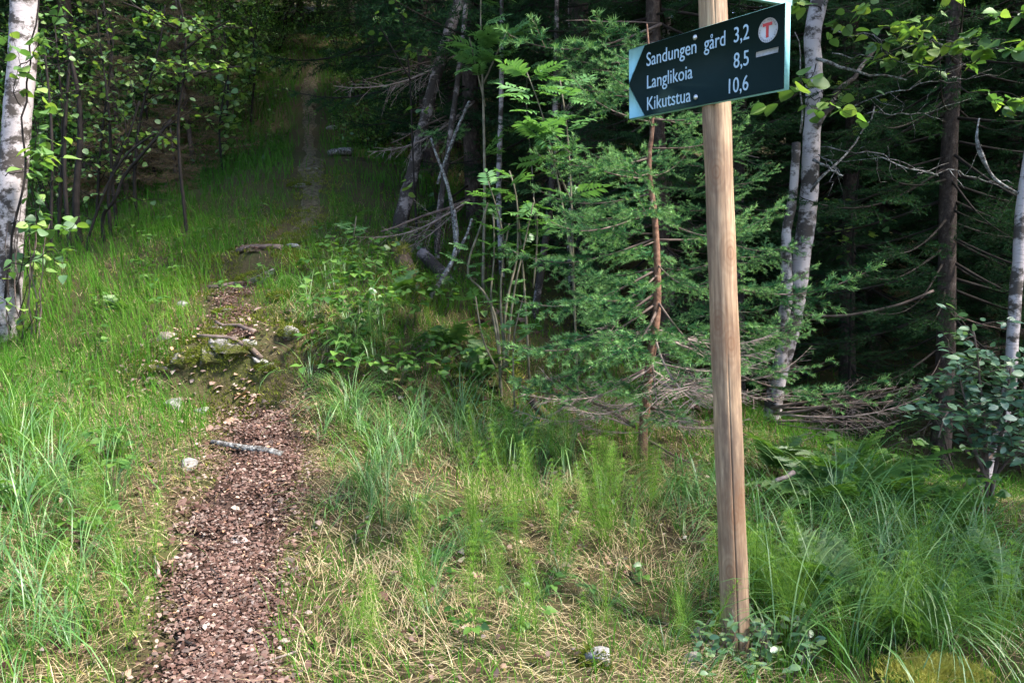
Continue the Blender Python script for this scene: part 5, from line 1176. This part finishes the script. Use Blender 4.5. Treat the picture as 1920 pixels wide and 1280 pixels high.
for q in range(46): herb('leafy herb on the dark bank between path and logs', 590 + 210 * g.random(), 460 + 280 * g.random(), 1500 + q, .06, 'herbs on the bank')
for q in range(16): herb('leafy herb in the hollow between log and rowan stems', 800 + 150 * g.random(), 560 + 200 * g.random(), 1340 + q, .06, 'herbs in the hollow')
for q in range(14): herb('leafy herb in the bright grass left of the path', 20 + 280 * g.random(), 640 + 400 * g.random(), 1370 + q, .05, 'herbs in the left grass', 4, .13)
for q in range(16): herb('low leafy herb in the sunny strip', 700 + 560 * g.random(), 900 + 350 * g.random(), 1390 + q, .036, 'herbs in the sunny strip', 3, .08)
for q in range(26): herb('leafy herb in the soft grass of the left bank', 120 + 400 * g.random(), 380 + 220 * g.random(), 1440 + q, .05, 'herbs on the left bank', 4, .14)
for q in range(10): herb('leafy herb under the right brush', 1480 + 380 * g.random(), 850 + 120 * g.random(), 1410 + q, .06, 'herbs under the brush')


# far leafy bushes of the bank: too small to pick their leaves apart
def leaf_cloud(mb, C, g, sz, tint):
    n = len(C); a1 = g.normal(0, 1, (n, 3)); a1[:, 2] *= .6; a1 /= np.linalg.norm(a1, axis=1)[:, None]; b1 = np.cross(a1, g.normal(0, .5, (n, 3)) + np.array([0, 0, 1])); b1 /= np.linalg.norm(b1, axis=1)[:, None]; S = (sz * (.6 + .8 * g.random(n)))[:, None]
    V = np.stack([C - a1 * S * .5, C + b1 * S * .33 - a1 * S * .05, C + a1 * S * .5, C - b1 * S * .33 - a1 * S * .05], 1).reshape(-1, 3); mb.add(V, None, np.arange(4 * n).reshape(-1, 4), np.repeat(tint, 4))
def far_bush(label, px, py, d, hgt, rad, n, seed, sz=.045):
    g = np.random.default_rng(seed); p = pix(px, py, d); p[2] = gz(p[0], p[1]); t = thing('leafy_bush', label, 'bush', p, 'leafy bushes on the far bank'); tips = []
    for q in range(9):
        az = g.random() * 6.283; b = np.array([math.cos(az) * rad * (.3 + .7 * g.random()), math.sin(az) * rad * (.3 + .7 * g.random()), hgt * (.55 + .45 * g.random())]); P = wander([0, 0, -.05], b, 8, .06, seed * 20 + q)
        mb = MB(); tube(mb, P, np.linspace(.009, .003, 8), 5, .5); link('stem', mb.mesh('stem', M['twig_dark']), t); tips += list(P[2:])
    C = np.array(tips)[g.integers(0, len(tips), n)] + g.normal(0, 1, (n, 3)) * np.array([rad * .3, rad * .3, hgt * .09]); mb = MB(); leaf_cloud(mb, C, g, sz, g.random(n)); tag(link('foliage', mb.mesh('foliage', M['herb']), t), kind='stuff')
for q, (px, py, d, h_, r_, n, lab) in enumerate([(95, 330, 8.6, 2.2, .7, 1500, 'leafy bush directly behind the left birch leaves'), (190, 300, 9.6, 2.4, .8, 1700, 'tall leafy bush behind the dark stems'), (300, 280, 10.6, 2.6, .9, 1800, 'broad leafy bush in the middle of the far bank'),
        (400, 260, 11.6, 2.4, .8, 1600, 'leafy bush left of the shaded path'), (470, 200, 13.2, 2.4, .8, 1500, 'leafy bush where the path goes dark'), (60, 250, 10.5, 3.0, 1.0, 1700, 'high leafy bush at the upper left corner'), (240, 200, 12.6, 3.0, 1.0, 1700, 'high leafy bush under the spruces'),
        (350, 180, 14.0, 3.0, 1.1, 1700, 'farthest leafy bush on the bank'), (700, 300, 10.6, 1.0, .6, 900, 'low bush right of the shaded path'), (680, 220, 12.6, 1.5, .7, 1000, 'bush behind the long bare branch'), (760, 250, 11.5, 1.6, .7, 1000, 'bush behind the leaning birch foot'), (520, 120, 15.5, 2.2, .8, 1200, 'dark bush at the very end of the path'), (640, 110, 15.5, 2.2, .8, 1200, 'dark bush right of the path end')]):
    far_bush(lab, px, py, d, h_, r_, int(n * 1.7), 1600 + q)
UG = MB(); x, y, g = scatter(26000, 6.5, 17, .7, 990); pd_ = path_dist(x, y); k = (pd_ > .3) & (x / y < .12) & (fbm(x * 1.2, y * 1.2, 91) > .42) & ((x / y > -.12) | (y > 8.8)); x, y = x[k], y[k]; n = len(x)
leaf_cloud(UG, np.stack([x, y, ground(x, y) + .04 + .26 * g.random(n) ** 1.5], 1), g, .05, g.random(n) * .8)
tag(link('undergrowth', UG.mesh('undergrowth', M['herb'])), 'low green undergrowth under the dark trees', 'undergrowth', kind='stuff')
